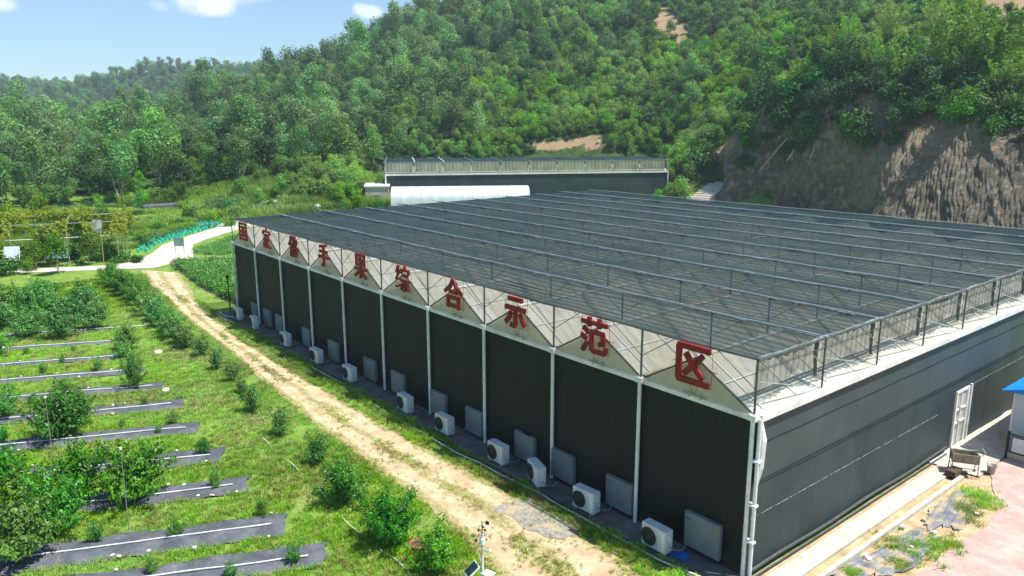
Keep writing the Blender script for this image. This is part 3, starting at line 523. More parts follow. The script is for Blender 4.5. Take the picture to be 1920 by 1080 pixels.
BL = ['grey wall cabinet below 国, first from the far corner', 'grey wall cabinet below 家, the left one of two in that bay', 'grey wall cabinet below 家, right against the third white post', 'grey wall cabinet below 佛, left of its post', 'grey wall cabinet below 手', 'grey wall cabinet below 果, midway in its bay', 'grey wall cabinet below 综, left of the air conditioner there', 'grey wall cabinet below 合, left one of the two under that character', 'grey wall cabinet below 合, right one standing close to the next post', 'grey wall cabinet below 示 with a dark slot along its top', 'grey wall cabinet left below 范, touching the white post on its left', 'grey wall cabinet below 范, touching the white post on its right', 'largest grey wall cabinet, below 区 next to the near corner']
for (x, w_), lb in zip(BX, BL):
    if bx0 is None:
        t = thing('wall_cabinet', lb, 'cabinet', (x, 0, 0), 0, 'grey cabinets fixed along the greenhouse front')
        MB().box((-.55, -.17, .16), (.55, -.01, 1.2), .015).build('body', 'panel_grey', t)
        MB().box((-.5, -.182, .19), (.53, -.171, 1.17), .004).build('front_cover', 'panel_grey', t)
        mb = MB()
        for z in np.linspace(.25, 1.1, 9): mb.box((-.54, -.178, z), (-.512, -.1705, z+.035))
        mb.box((-.46, -.192, 1.0), (-.36, -.1825, 1.03)); mb.build('bolt_row', 'black_iron', t); bx0 = t
    else:
        o = copy_tree(bx0); o['label'] = lb
    o = t if bx0 is t and lb == BL[0] else o
    o.location = (x, 0, .05); o.scale = (w_/1.1, 1, 1.0+.06*(w_ > 1.2))
slot = MB().box((-.1, -.14, 1.203), (.25, -.05, 1.225)).build('slot', 'black_iron', [o for o in bpy.data.objects if o.get('label') == BL[9]][0])
tag(MB().box((37.95, -.78, .055), (38.45, -.45, .17), .02).box((38.0, -.73, .171), (38.4, -.5, .174)).build('tray', 'blue_plastic'), 'shallow blue plastic tray on the footing next to the nearest air conditioner', 'tray')
hose = [(14, -1.3), (17.6, -1.28), (20, -1.38), (23, -1.5), (27, -1.5), (29, -1.42), (31, -1.3), (33, -1.22), (34.8, -1.2), (36.5, -1.22), (38, -1.18), (39.5, -.9), (40.3, -.6)]
P = lerp_poly(hose, 90); P[:, 1] += .05*nz(P[:, 0], P[:, 0]*0, 1.5, 3)-.05
tag(MB().path([(a, b, .07) for a, b in P], .028, 6).build('water_pipe', 'white_pipe'), 'long white water pipe lying along the edge of the front footing', 'pipe')
P2 = P.copy(); P2[:, 1] += .14+.07*nz(P[:, 0]*1.3, P[:, 0]*0+4, 1.2, 5)
tag(MB().path([(a, b, .075) for a, b in P2], .016, 5).build('cable', 'black_iron'), 'black cable running beside the white pipe under the air conditioners', 'cable')
# loose pipe ends near the far corner
tag(MB().path([(-.6, -1.2, .12), (1.0, -1.25, .12), (1.9, -.9, .2)], .03, 6).path([(-.3, -1.45, .1), (1.4, -1.5, .1), (3, -1.4, .08)], .03, 6).build('drain_pipe', 'white_pipe'), 'short pale drain pipes at the far left foot of the greenhouse', 'pipe')
lp = thing('garden_lamp', 'thin black lamp post at the far left corner of the greenhouse', 'lamp', (.1, -.65, 0))
MB().path([(0, 0, 0), (0, 0, 2.5)], .04, 8).build('pole', 'black_iron', lp); MB().lathe([(0, 2.5), (.06, 2.5), (.14, 2.58), (.14, 2.62), (.03, 2.72), (0, 2.72)]).build('lamp_head', 'black_iron', lp, True); MB().lathe([(.12, 0), (.12, .05), (.05, .1)]).build('base', 'black_iron', lp)

# ------------------------------------------------------------------ right-hand yard
tag(ribbon('drain_ledge', [(40.42, -3), (40.42, 13.4)], [(41.02, -3), (41.02, 11.6)], 60, 4, .10, 'kerb_concrete', .015, None, 2), kind='structure')
mb = MB().box((40.42, -3, -.05), (41.02, 11.6, .1)).box((41.32, -3, -.05), (41.47, 11.3, .14))
tag(mb.build('kerb', 'kerb_concrete'), kind='structure')
tag(ribbon('drain_channel', [(41.02, -3), (41.02, 11.4)], [(41.32, -3), (41.32, 11.4)], 60, 3, .02, 'channel_bed', 0, None, 4), kind='structure')
tag(ribbon('concrete_pad', [(40.03, 11.75), (40.03, 20)], [(41.75, 11.9), (41.6, 20)], 50, 10, .055, 'kerb_concrete', .05, None, 6), kind='structure')
tag(ribbon('paved_walk', [(42.1, -3), (42.95, 3.2), (43.25, 8.0), (43.1, 9.8), (42.4, 11.2), (41.75, 12.9), (41.75, 15)], [(49, -3), (49, 3), (49, 6), (49, 9), (49, 12), (49, 14), (49, 20)], 120, 40, .03, 'pink_paving', .10, None, 8), kind='structure')
tag(ribbon('gravel_patch', [(32.4, -2.9), (33.6, -3.1), (35.2, -2.7)], [(32.6, -1.4), (34, -1.25), (35.5, -1.3)], 50, 24, .02, 'gravel', .34, None, 7), kind='structure')
# torn ground sheet
def sheet(name, cx, cy, rx, ry, ang, label, seed):
    bm = bmesh.new(); n = 150; vs = []
    for k_ in range(n):
        a = 2*math.pi*k_/n; r = 1+.15*math.sin(3*a+seed)+.10*math.sin(5*a+seed*2)+.06*math.sin(11*a+seed)+.04*math.sin(23*a+seed*3)+.03*math.sin(37*a)
        x = rx*r*math.cos(a); y = ry*r*math.sin(a); vs.append(bm.verts.new((cx+x*math.cos(ang)-y*math.sin(ang), cy+x*math.sin(ang)+y*math.cos(ang), .045+.02*math.sin(a*9+seed))))
    f = bm.faces.new(vs); r_ = bmesh.ops.extrude_face_region(bm, geom=[f]); bmesh.ops.translate(bm, verts=[v for v in r_['geom'] if isinstance(v, bmesh.types.BMVert)], vec=(0, 0, -.012)); bmesh.ops.recalc_face_normals(bm, faces=bm.faces[:])
    me = bpy.data.meshes.new(name); bm.to_mesh(me); bm.free(); me.materials.append(MAT['sheet_grey']); return tag(link(name, me), label, 'ground sheet', 'torn grey sheets beside the drain')
sheet('ground_sheet', 42.1, 4.2, .55, 2.5, -.12, 'largest torn grey ground sheet half buried in soil between drain and pink paving', 1.0)
sheet('ground_sheet', 42.15, 8.5, .55, 1.6, .1, 'torn grey ground sheet on bare soil nearest the metal trolley', 2.3)
sheet('ground_sheet', 41.85, 1.6, .22, .9, -.2, 'small torn grey ground sheet nearest the bottom edge by the drain kerb', 4.1)
# shed
sh = thing('shed', 'pale panel shed with a bright blue sheet roof beside the greenhouse door', 'shed', (41.55, 15.2, 0))
MB().box((0, 0, 0), (4.2, 5.5, 2.5)).build('wall', 'shed_panel', sh)
mb = MB().box((-.03, -.03, 0), (.05, .05, 2.5)).box((-.02, -.035, 2.42), (4.2, -.005, 2.5)).box((-.02, -.02, .0), (4.2, -.004, .08))
for x in (1.1, 2.15, 3.2): mb.box((x, -.012, .08), (x+.03, -.003, 2.42))
mb.build('trim', 'shed_trim', sh)
mb = MB(); n = 30; ys = np.linspace(-.35, 5.8, 62)
for sg, x0, x1 in ((1, -.35, 2.1), (-1, 4.55, 2.1)):
    vs = []; 
    for q_, y_ in enumerate(ys):
        dz = .035 if q_ % 4 in (1, 2) else 0
        vs += [(x0, y_, 2.52+dz), (x1, y_, 3.25+dz), (x0, y_, 2.48+dz), (x1, y_, 3.21+dz)]
    fs = []
    for q_ in range(len(ys)-1):
        a = q_*4; b = a+4; fs += [(a, a+1, b+1, b), (a+2, b+2, b+3, a+3), (a, b, b+2, a+2)]
    fs += [(0, 2, 3, 1)]
    mb.add(vs, fs)
mb.prism([(-.3, 2.51), (4.5, 2.51), (2.1, 3.2)], lambda x, z, d: (x, d, z), -.31, -.29)
mb.build('roof', 'blue_sheet', sh)
# black iron gate panel before the shed
g_ = thing('gate', 'black iron gate frame with a beige lower board before the shed wall', 'gate', (41.75, 14.45, 0), 0)
MB().box((-.04, -.04, 0), (.04, .04, 1.12)).build('gate_post', 'black_iron', g_)
MB().box((.04, -.015, 1.0), (1.5, .015, 1.05)).box((.12, -.012, .35), (.15, .012, 1.0)).box((.15, -.012, .93), (1.5, .012, .96)).box((.04, -.02, .30), (1.5, .02, .35)).build('rail', 'black_iron', g_)
MB().box((.15, -.01, .36), (1.5, .01, .92)).build('upper_panel', 'board_white', g_); MB().box((.04, -.012, .06), (1.5, .012, .295)).build('lower_board', 'beige_wall', g_)
# metal trolley with mesh cage, bucket
t = thing('trolley', 'rusty metal trolley with a shallow tray top standing at the end of the drain', 'trolley', (41.25, 11.75, 0.05), .55)
mb = MB()
for sx in (-.42, .42):
    for sy in (-.26, .26): mb.path([(sx, sy, 0), (sx, sy, .85)], .018, 6)
for z in (.3, .5, .82):
    mb.path([(-.42, -.26, z), (.42, -.26, z), (.42, .26, z), (-.42, .26, z), (-.42, -.26, z)], .014, 5)
mb.path([(.42, -.26, .82), (.58, -.26, .95)], .014, 5).path([(.42, .26, .82), (.58, .26, .95)], .014, 5).path([(.58, -.28, .95), (.58, .28, .95)], .02, 6).build('frame', 'zinc', t)
MB().box((-.41, -.25, .5), (.41, .25, .52)).box((-.415, -.255, .52), (-.395, .255, .8)).box((.395, -.255, .52), (.415, .255, .8)).box((-.39, -.255, .52), (.39, -.24, .8)).box((-.39, .24, .52), (.39, .255, .8)).build('bin', 'rust_metal', t)
for sx in (-.42, .42):
    for sy in (-.26, .26): MB().disc((sx, sy-.015, .05), (0, 1, 0), .05, .03, 12).build('wheel', 'black_iron', t)
mb = MB()
for k_ in range(9):
    a = random.uniform(0, 6.28); x, y_ = random.uniform(-.3, .3), random.uniform(-.2, .2); mb.box((x-.08, y_-.05, .52), (x+.08, y_+.05, .58+random.random()*.2))
tag(mb.build('scrap', 'stone_white'), 'pale rubble lumps piled in the metal trolley', 'rubble'); bpy.data.objects['scrap'].location = (41.25, 11.75, .05); bpy.data.objects['scrap'].rotation_euler = (0, 0, .55)
b = thing('bucket', 'grey metal bucket standing on the pad right of the trolley', 'bucket', (41.9, 12.55, .05))
MB().lathe([(0, .01), (.12, .01), (.165, .32), (.175, .33), (.155, .32), (.115, .04), (0, .04)]).build('body', 'zinc', b, True)
MB().path([(.165*math.cos(a), .02, .32+.12*math.sin(a)) for a in np.linspace(0, math.pi, 13)], .006, 5).build('handle', 'black_iron', b)
tag(MB().box((40.95, 10.95, .1), (41.3, 11.55, .32), .01).build('drain_grate', 'soil_dark'), 'dark boxed drain outlet at the upper end of the yellow channel', 'drain box')
for k_, (x, y_, r_) in enumerate([(41.6, 6.2, .09), (42.35, 6.6, .1), (41.75, 3.6, .12), (42.6, 2.2, .1), (41.8, 7.2, .07), (42.75, 8.9, .08), (40.75, 5.1, .07), (42.3, 5.2, .08)]):
    bm = bmesh.new(); bmesh.ops.create_icosphere(bm, subdivisions=2, radius=r_)
    for v in bm.verts: v.co *= 1+.3*math.sin(v.co.x*40+k_)*math.cos(v.co.y*37+k_); v.co.z *= .6
    me = bpy.data.meshes.new('stone'); bm.to_mesh(me); bm.free(); me.materials.append(MAT['stone_white']); o = link('stone', me); o.location = (x, y_, .07)
    tag(o, 'loose pale stone on the bare soil beside the drain', 'stone', 'loose stones beside the drain')

# ------------------------------------------------------------------ far greenhouse (same kind, seen from its long side)
A0 = np.array([-55., 43.]); A1 = np.array([-31.5, 83.]); LF = float(np.linalg.norm(A1-A0)); FD = 16.65
fz = math.atan2(A1[1]-A0[1], A1[0]-A0[0])
fg = thing('greenhouse', 'smaller far greenhouse below the wooded hill, cream curtain band over dark walls', 'greenhouse', (*A0, 0), fz)   # local x along the long side, y to the back
MB().box((0, 0, -.5), (LF, .05, 4.6)).box((0, FD-.05, -.5), (LF, FD, 4.6)).build('long_wall', 'wall_net_painted_sun', fg)
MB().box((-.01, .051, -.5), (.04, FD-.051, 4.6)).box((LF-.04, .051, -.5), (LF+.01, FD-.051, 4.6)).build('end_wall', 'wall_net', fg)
MB().box((-.1, -.14, 4.6), (LF+.1, .1, 4.86)).build('gutter', 'gutter_white', fg)
sp = LF/10
for i in range(11):
    MB().path([(i*sp, -.05, 4.86), (i*sp, -.05, 6.63)], .06, 6).path([(i*sp, .25, 4.86), (i*sp, .25, 6.63)], .09, 6).build('frame_pole', 'steel_tube', fg)
    if i < 10:
        u = np.linspace(0, 1, 30); v = np.linspace(0, 1, 5); U_, V_ = np.meshgrid(u, v)
        link('side_curtain', gridmesh('side_curtain', i*sp+.12+(sp-.5)*U_, .25+.05*np.sin(U_*45+i), 6.56-1.4*V_, 'curtain_beige'), fg)
        MB().add([(i*sp+.06, .4, 4.88), ((i+1)*sp-.06, .4, 4.88), ((i+1)*sp-.06, 2.1, 5.95), (i*sp+.06, 2.1, 5.95)], [(0, 1, 2, 3)]).build('roof_span', 'roof_film', fg)
        MB().box((i*sp+.1, -.012, 4.30), (i*sp+.16, .0, 4.6)).box((i*sp+sp/2, -.012, 4.30), (i*sp+sp/2+.06, .0, 4.6)).build('wall_hook', 'black_iron', fg)
for x in (0, LF): MB().path([(x, -.08, -.4), (x, -.08, 4.86)], .12, 8).build('post', 'white_pipe', fg)
MB().path([(0, FD, -.4), (0, FD, 4.86)], .1, 6).build('post', 'white_pipe', fg); MB().path([(0, FD/2, -.4), (0, FD/2, 4.86)], .1, 6).build('post', 'white_pipe', fg)
xs_ = np.linspace(-.4, LF+.2, 90); ys_ = np.linspace(-.05, FD, 48); XX, YY = np.meshgrid(xs_, ys_); ZZ = 6.65-.12*np.abs(np.sin(YY*math.pi/3.4))-.06*np.abs(np.sin(XX*math.pi/sp))+.03*nz(XX, YY, 2, 3)
link('shade_net', gridmesh('shade_net', XX, YY, ZZ, 'shade_netting'), fg)
MB().path([(x, -.04, 6.65) for x in np.linspace(-.3, LF, 30)], .05, 5).build('edge_rail', 'gathered_net', fg)
for i in range(0, 11): MB().path([(i*sp, 0, 6.69), (i*sp, FD, 6.69)], .09 if i in (1, 2) else .05, 5).build('roof_rail', 'gutter_white' if i in (1, 2) else 'steel_tube', fg)
MB().box((-.3, .5, 4.9), (-.22, FD-.5, 5.0)).build('end_beam', 'steel_tube', fg)
for k_ in range(2):
    t = thing('sign_board', ['red sign board edge on at the near end of the far greenhouse roof', 'second red sign board just behind the first on the far greenhouse end'][k_], 'sign', (0, 0, 0)); t.matrix_world = fg.matrix_world
    t.location = (A0[0]+(-.3)*math.cos(fz)-(.6+k_*3)*math.sin(fz), A0[1]-.3*math.sin(fz)+(.6+k_*3)*math.cos(fz), 5.3); t.rotation_euler = (0, 0, fz)
    MB().box((-.05, 0, 0), (.05, 1.3, 1.25), .01).build('face', 'red_paint', t); MB().box((-.2, .1, .1), (-.05, .16, 1.1)).box((-.2, 1.1, .1), (-.05, 1.16, 1.1)).build('bracket', 'dark_steel', t)
# lean shed wall at its end
bw = thing('store_room', 'beige walled store room at the left end of the far greenhouse', 'store room', (*pt(688, 119.5), -.2), fz)
MB().box((0, -3.2, 0), (3.6, 2.5, 3.3)).build('wall', 'beige_wall', bw); MB().box((-.15, -3.35, 3.301), (3.75, 2.65, 3.55)).build('roof', 'gutter_white', bw); MB().box((1.2, -3.23, 0), (2.1, -3.201, 2.1)).build('door', 'panel_grey', bw)
# white film tunnel in front
T0 = np.array([-48.5, 40.3]); T1 = np.array([-37.0, 57.2]); lt = float(np.linalg.norm(T1-T0)); tz = math.atan2(T1[1]-T0[1], T1[0]-T0[0])
tn = thing('poly_tunnel', 'low white film tunnel standing between the two greenhouses', 'tunnel', (*T0, 0), tz)
na, nl = 16, 80; a = np.linspace(0, math.pi, na); xl = np.linspace(0, lt, nl); AA, XL = np.meshgrid(a, xl)
rr = 1+.004*np.cos(XL*2*math.pi/1.5)
link('film', gridmesh('film', XL, -2.6*np.cos(AA)*rr, 1.2+2.25*np.sin(AA)**.8*rr, 'tunnel_film'), tn)
MB().box((0, -2.62, -.5), (lt, -2.58, 1.2)).box((0, 2.58, -.5), (lt, 2.62, 1.2)).build('side_sheet', 'tunnel_film', tn)
mb = MB(); ang = np.linspace(0, math.pi, 14)
for x in (-.02, lt+.02): mb.add([(x, -2.6*math.cos(q), 1.2+2.25*math.sin(q)**.8) for q in ang]+[(x, 2.6, -.5), (x, -2.6, -.5)], [tuple(range(16))])
mb.build('end_sheet', 'tunnel_film', tn)
mb = MB()
for x in np.arange(0, lt, 1.5): mb.path([(x, -2.63*math.cos(q), 1.2+2.26*math.sin(q)**.8) for q in ang], .016, 5)
mb.build('hoop', 'tunnel_film', tn)
# concrete steps up the bank
SA = np.array([*pt(1292, 113)]); SB = np.array([*pt(1352, 125)]); z0_, z1_ = .3, 3.2; ns = 13; dv = (SB-SA)/ns; sn = np.array([-dv[1], dv[0]])/np.linalg.norm(dv)*1.6
mb = MB()
for i in range(ns):
    a = SA+dv*i; b = a+dv*1.05; z = z0_+(z1_-z0_)*(i+1)/ns; pq = [a-sn, b-sn, b+sn, a+sn]
    mb.add([(*q, z-1.5) for q in pq]+[(*q, z+.0007*i) for q in pq], [(3, 2, 1, 0), (4, 5, 6, 7), (0, 1, 5, 4), (1, 2, 6, 5), (2, 3, 7, 6), (3, 0, 4, 7)])
tag(mb.build('steps', 'pale_path'), kind='structure', label=None)

# ------------------------------------------------------------------ cut bank (cliff)
BT = [(1440, 150, -.5, 1448, 151, 13.5), (1372, 132, -.5, 1405, 133, 13.5), (1345, 118, -.5, 1396, 121.5, 13.6), (1420, 112.5, -.5, 1445, 114, 16), (1500, 106, -.6, 1518, 107.5, 17.3), (1575, 97.5, -.6, 1612, 101.2, 17.6), (1640, 89, -.6, 1680, 99, 17.0), (1720, 81, -.6, 1742, 97.5, 16.6), (1800, 76, -.6, 1803, 92, 15.5), (1900, 68, -.6, 1905, 85, 13.6), (2050, 59, -.6, 2055, 76, 13), (2250, 49, -.6, 2270, 67, 12)]
n, mm = 620, 90
B = lerp_poly([(*pt(a, b), c) for a, b, c, *_ in BT], n); Tp = np.array([np.interp(np.linspace(0, 1, n), np.linspace(0, 1, len(BT)), [(*pt(q[3], q[4]), q[5])[c] for q in BT]) for c in range(3)]).T
Bq = np.array([np.interp(np.linspace(0, 1, n), np.linspace(0, 1, len(BT)), [(*pt(q[0], q[1]), q[2])[c] for q in BT]) for c in range(3)]).T
def sm(a):
    for _ in range(10): a[1:-1] = .25*a[:-2]+.5*a[1:-1]+.25*a[2:]
    return a
Bq = sm(Bq); Tp = sm(Tp); s = np.linspace(0, 1, mm)[:, None, None]
G = Bq[None]*(1-s)+Tp[None]*s
tg = np.gradient(Bq, axis=0); tg[:, 2] = 0; tg /= np.linalg.norm(tg, axis=1)[:, None]; no = np.stack([tg[:, 1], -tg[:, 0], 0*tg[:, 0]], -1)
al = np.r_[0, np.cumsum(np.linalg.norm(np.diff(Bq[:, :2], axis=0), axis=1))][None, :]; sv = s[:, :, 0]
skew = al+sv*2.0
dsp = .9*nz(al+0*sv, sv*14, 9, 2)+.35*nz(al+0*sv, sv*14, 2.6, 5)+.20*np.abs(np.sin(skew*math.pi/.62+.45*nz(al*.4, sv*9, 3, 7)))*(.75+.5*nz(al*.5, sv*8, 4, 1))*(sv < .93)+.14*nz(al+0*sv, sv*14, .9, 6)+.3*np.sin(np.pi*sv)
dsp = dsp+.9*np.clip(sv-.9, 0, .1)/.1*.3
G = G+no[None]*dsp[:, :, None]; G[:, :, 2] += .2*nz(al+0*sv, sv*12, 2, 9)
# the lip folds back onto the slope above
ext = G[-1]-no*1.3+np.array([0, 0, .25]); ext2 = G[-1]-no*3.6+np.array([0, 0, -.6]); G = np.concatenate([G, ext[None], ext2[None]], 0)
scar = np.zeros(G.shape[:2])
for px, t_, z, r_ in [(1735, 93, 10.6, 3.2), (1790, 90, 10, 2.6), (1700, 92, 11, 2.2), (1560, 105, 7, 3), (1850, 84, 8, 2.4), (1650, 95, 6, 3)]:
    q = np.array([*pt(px, t_), z]); scar = np.maximum(scar, np.exp(-np.sum((G-q)**2, -1)/r_**2)*(1 if z > 8 else .4))
cl = link('cliff', gridmesh('cliff', G[:, :, 0], G[:, :, 1], G[:, :, 2], 'cliff_mat', {'scar': scar})); tag(cl, kind='structure')
for k_, (p0, p1, lb) in enumerate([((1468, 107.6, 10.6), (1420, 110.6, 5.8), 'long bare fallen trunk leaning down the shaded left part of the cliff'), ((1482, 106.6, 9.0), (1470, 106.8, 7.4), 'short bare stick stuck in the shaded cliff near the long fallen trunk'), ((1700, 93.6, 10.6), (1668, 92.4, 6.6), 'bare fallen trunk lying on the cliff at the edge of the sunlit soil'), ((1518, 104.0, 9.6), (1513, 103.6, 7.8), 'upright bare stick on the shaded middle of the cliff')]):
    a = Vector((*pt(*p0[:2]), p0[2])); b_ = Vector((*pt(*p1[:2]), p1[2])); mid = (a+b_)/2+Vector((.15, 0, .25)); pts = [a, mid, b_]
    mb = MB().path(pts, [.06, .09, .1], 6)
    for q_ in range(4 if k_ in (0, 2) else 1):
        f_ = .4+.15*q_; c_ = a.lerp(b_, f_); mb.path([c_, c_+Vector((random.uniform(-.6, .6), random.uniform(-.6, .2), -random.uniform(.3, .9)))], [.04, .012], 5)
    tag(mb.build('fallen_trunk', 'dead_wood'), lb, 'fallen trunk')

# ------------------------------------------------------------------ vegetation meshes
def quad_cloud(name, P, Nn, size, tint, mat, asp=.62, seed=0):
    r = np.random.default_rng(seed); n = len(P); Nn = Nn/np.linalg.norm(Nn, axis=1)[:, None]
    t = r.normal(size=(n, 3)); t -= Nn*np.sum(t*Nn, 1)[:, None]; t /= np.linalg.norm(t, axis=1)[:, None]; b = np.cross(Nn, t)
    a = (size*.5)[:, None]; t = t*a; b = b*a*asp
    V = np.stack([P-t, P+b-.15*t, P+t, P-b-.15*t], 1).reshape(-1, 3); me = rawmesh(name, V, np.arange(n*4).reshape(-1, 4), mat)
    at = me.attributes.new('tint', 'FLOAT', 'POINT'); at.data.foreach_set('value', np.repeat(tint, 4).astype(np.float32)); return me
def crown_mesh(name, blobs, n, size, mat, seed, updir=.35, rnd_=.75, shell=.45, asp=.62):
    r = np.random.default_rng(seed); vol = np.array([b[3]*b[4]*b[5] for b in blobs])**.75; vol /= vol.sum(); Ps = []; Ns = []; Ts = []
    for b, fr in zip(blobs, vol):
        k = max(6, int(n*fr)); d = r.normal(size=(k, 3)); d /= np.linalg.norm(d, axis=1)[:, None]
        rad = 1-shell*r.random(k)**1.6; rad *= 1+.16*np.sin(d[:, 0]*5+seed)*np.cos(d[:, 1]*6+d[:, 2]*4)
        Ps.append(np.array(b[:3])+d*rad[:, None]*np.array(b[3:6])); Ns.append(d+r.normal(size=(k, 3))*rnd_*.6+np.array([0, 0, updir])); Ts.append(np.clip(r.normal(.5+r.uniform(-.22, .22), .28, k), 0, 1))
    P = np.concatenate(Ps); return quad_cloud(name, P, np.concatenate(Ns), size*(.65+.7*r.random(len(P))), np.concatenate(Ts), mat, asp, seed)
def trunk_mesh(name, h, r0, limbs, mat, seed, lean=.06):
    r = random.Random(seed); mb = MB(); pts = [(0, 0, -.3)]
    for i in range(1, 6): pts.append((pts[-1][0]+r.uniform(-lean, lean)*h, pts[-1][1]+r.uniform(-lean, lean)*h, h*i/5))
    mb.path(pts, [r0*(1-.13*i) for i in range(6)], 7)
    for k in range(limbs):
        i = r.randint(1, 4); a = r.uniform(0, 6.28); p = Vector(pts[i]); ln = h*r.uniform(.25, .5); q = p+Vector((math.cos(a)*ln*.6, math.sin(a)*ln*.6, ln*.7)); mb.path([p, (p+q)/2+Vector((0, 0, -.05*ln)), q], [r0*.5, r0*.35, r0*.15], 5)
    return mb.mesh(name, mat)
def far_tree(kind, seed):
    r = random.Random(seed); bl = []
    if kind == 'feather':
        h = 9; 
        for k in range(11): a = r.uniform(0, 6.28); q = r.uniform(0, 1.9); z = r.uniform(3.6, 8.4); s_ = r.uniform(.9, 1.6)*(1.15-.05*z*.6); bl.append((q*math.cos(a), q*math.sin(a), z, s_, s_, s_*r.uniform(.8, 1.25)))
        return crown_mesh('crown', bl, 2100, .34, 'leaf_forest', seed, .3, .9, .6), trunk_mesh('trunk', 6.5, .16, 5, 'bark_pale', seed)
    if kind == 'dark':
        for k in range(10): a = r.uniform(0, 6.28); q = r.uniform(0, 2.3); z = r.uniform(2.4, 6.4)-q*.3; s_ = r.uniform(1.1, 1.9); bl.append((q*math.cos(a), q*math.sin(a), z, s_, s_, s_*.8))
        return crown_mesh('crown', bl, 1900, .38, 'leaf_dark', seed, .4, .8, .5), trunk_mesh('trunk', 4.5, .18, 5, 'bark', seed)
    if kind == 'young':
        for k in range(9): a = r.uniform(0, 6.28); q = r.uniform(0, 1.6); z = r.uniform(1.5, 5.2); s_ = r.uniform(.7, 1.35); bl.append((q*math.cos(a), q*math.sin(a), z, s_, s_, s_*.95))
        return crown_mesh('crown', bl, 1100, .36, 'leaf_young', seed, .4, .9, .6), trunk_mesh('trunk', 3.5, .1, 4, 'bark_pale', seed)
    if kind == 'shrub':
        for k in range(9): a = r.uniform(0, 6.28); q = r.uniform(0, 1.7); z = r.uniform(.4, 1.7)-q*.25; s_ = r.uniform(.6, 1.15); bl.append((q*math.cos(a), q*math.sin(a), z, s_, s_, s_*.75))
        return crown_mesh('crown', bl, 900, .30, 'leaf_shrub', seed, .4, .9, .55), trunk_mesh('trunk', 1.2, .07, 4, 'bark', seed)
def bamboo(seed):
    r = random.Random(seed); rn = np.random.default_rng(seed); P = []; Nn = []; mb = MB()
    for k in range(15):
        a = r.uniform(0, 6.28); q = r.uniform(0, .8); h = r.uniform(5.5, 9); ln = r.uniform(.6, 2.6); b = np.array([q*math.cos(a), q*math.sin(a), 0]); pts = []
        for s_ in np.linspace(0, 1, 9): pts.append(b+np.array([math.cos(a)*ln*s_**2.2, math.sin(a)*ln*s_**2.2, h*(s_-.12*s_**4)]))
        mb.path(pts, [.05*(1-.8*s_) for s_ in np.linspace(0, 1, 9)], 5)
        pts = np.array(pts)
        for s_ in rn.uniform(.22, 1, 150):
            c = np.array([np.interp(s_, np.linspace(0, 1, 9), pts[:, j]) for j in range(3)]); wd = .75*(1.15-s_)+.12; d = rn.normal(size=3); d[2] -= .6; P.append(c+d*wd*.5); Nn.append(rn.normal(size=3)*.8+np.array([math.cos(a)*.4, math.sin(a)*.4, .7]))
    P = np.array(P); return quad_cloud('foliage', P, np.array(Nn), .42*(.7+.6*rn.random(len(P))), np.clip(rn.normal(.5, .25, len(P)), 0, 1), 'leaf_bamboo', .32, seed), mb.mesh('culm', 'bamboo_cane')
PROTO = {}
for kd, ns_ in (('feather', 6), ('dark', 5), ('young', 4), ('shrub', 6)): PROTO[kd] = [far_tree(kd, 100+37*i+len(kd)*11) for i in range(ns_)]
PROTO['bamboo'] = [bamboo(50+i) for i in range(4)]
NM = {'feather': ('tree', 'crown', 'trunk'), 'dark': ('tree', 'crown', 'trunk'), 'young': ('tree', 'crown', 'trunk'), 'shrub': ('shrub', 'crown', 'trunk'), 'bamboo': ('bamboo_clump', 'foliage', 'culm')}
def plant(kind, x, y, sc, label, cat, group, rz=None, z=None, v=None, sz=None):
    t = thing(NM[kind][0], label, cat, (x, y, float(zfun(np.array([x]), np.array([y]))[0])-.1 if z is None else z), random.uniform(0, 6.28) if rz is None else rz, group)
    t.scale = (sc, sc, sc*(sz or random.uniform(.88, 1.15))); a, b = random.choice(PROTO[kind]) if v is None else PROTO[kind][v]
    link(NM[kind][1], a, t); link(NM[kind][2], b, t); return t
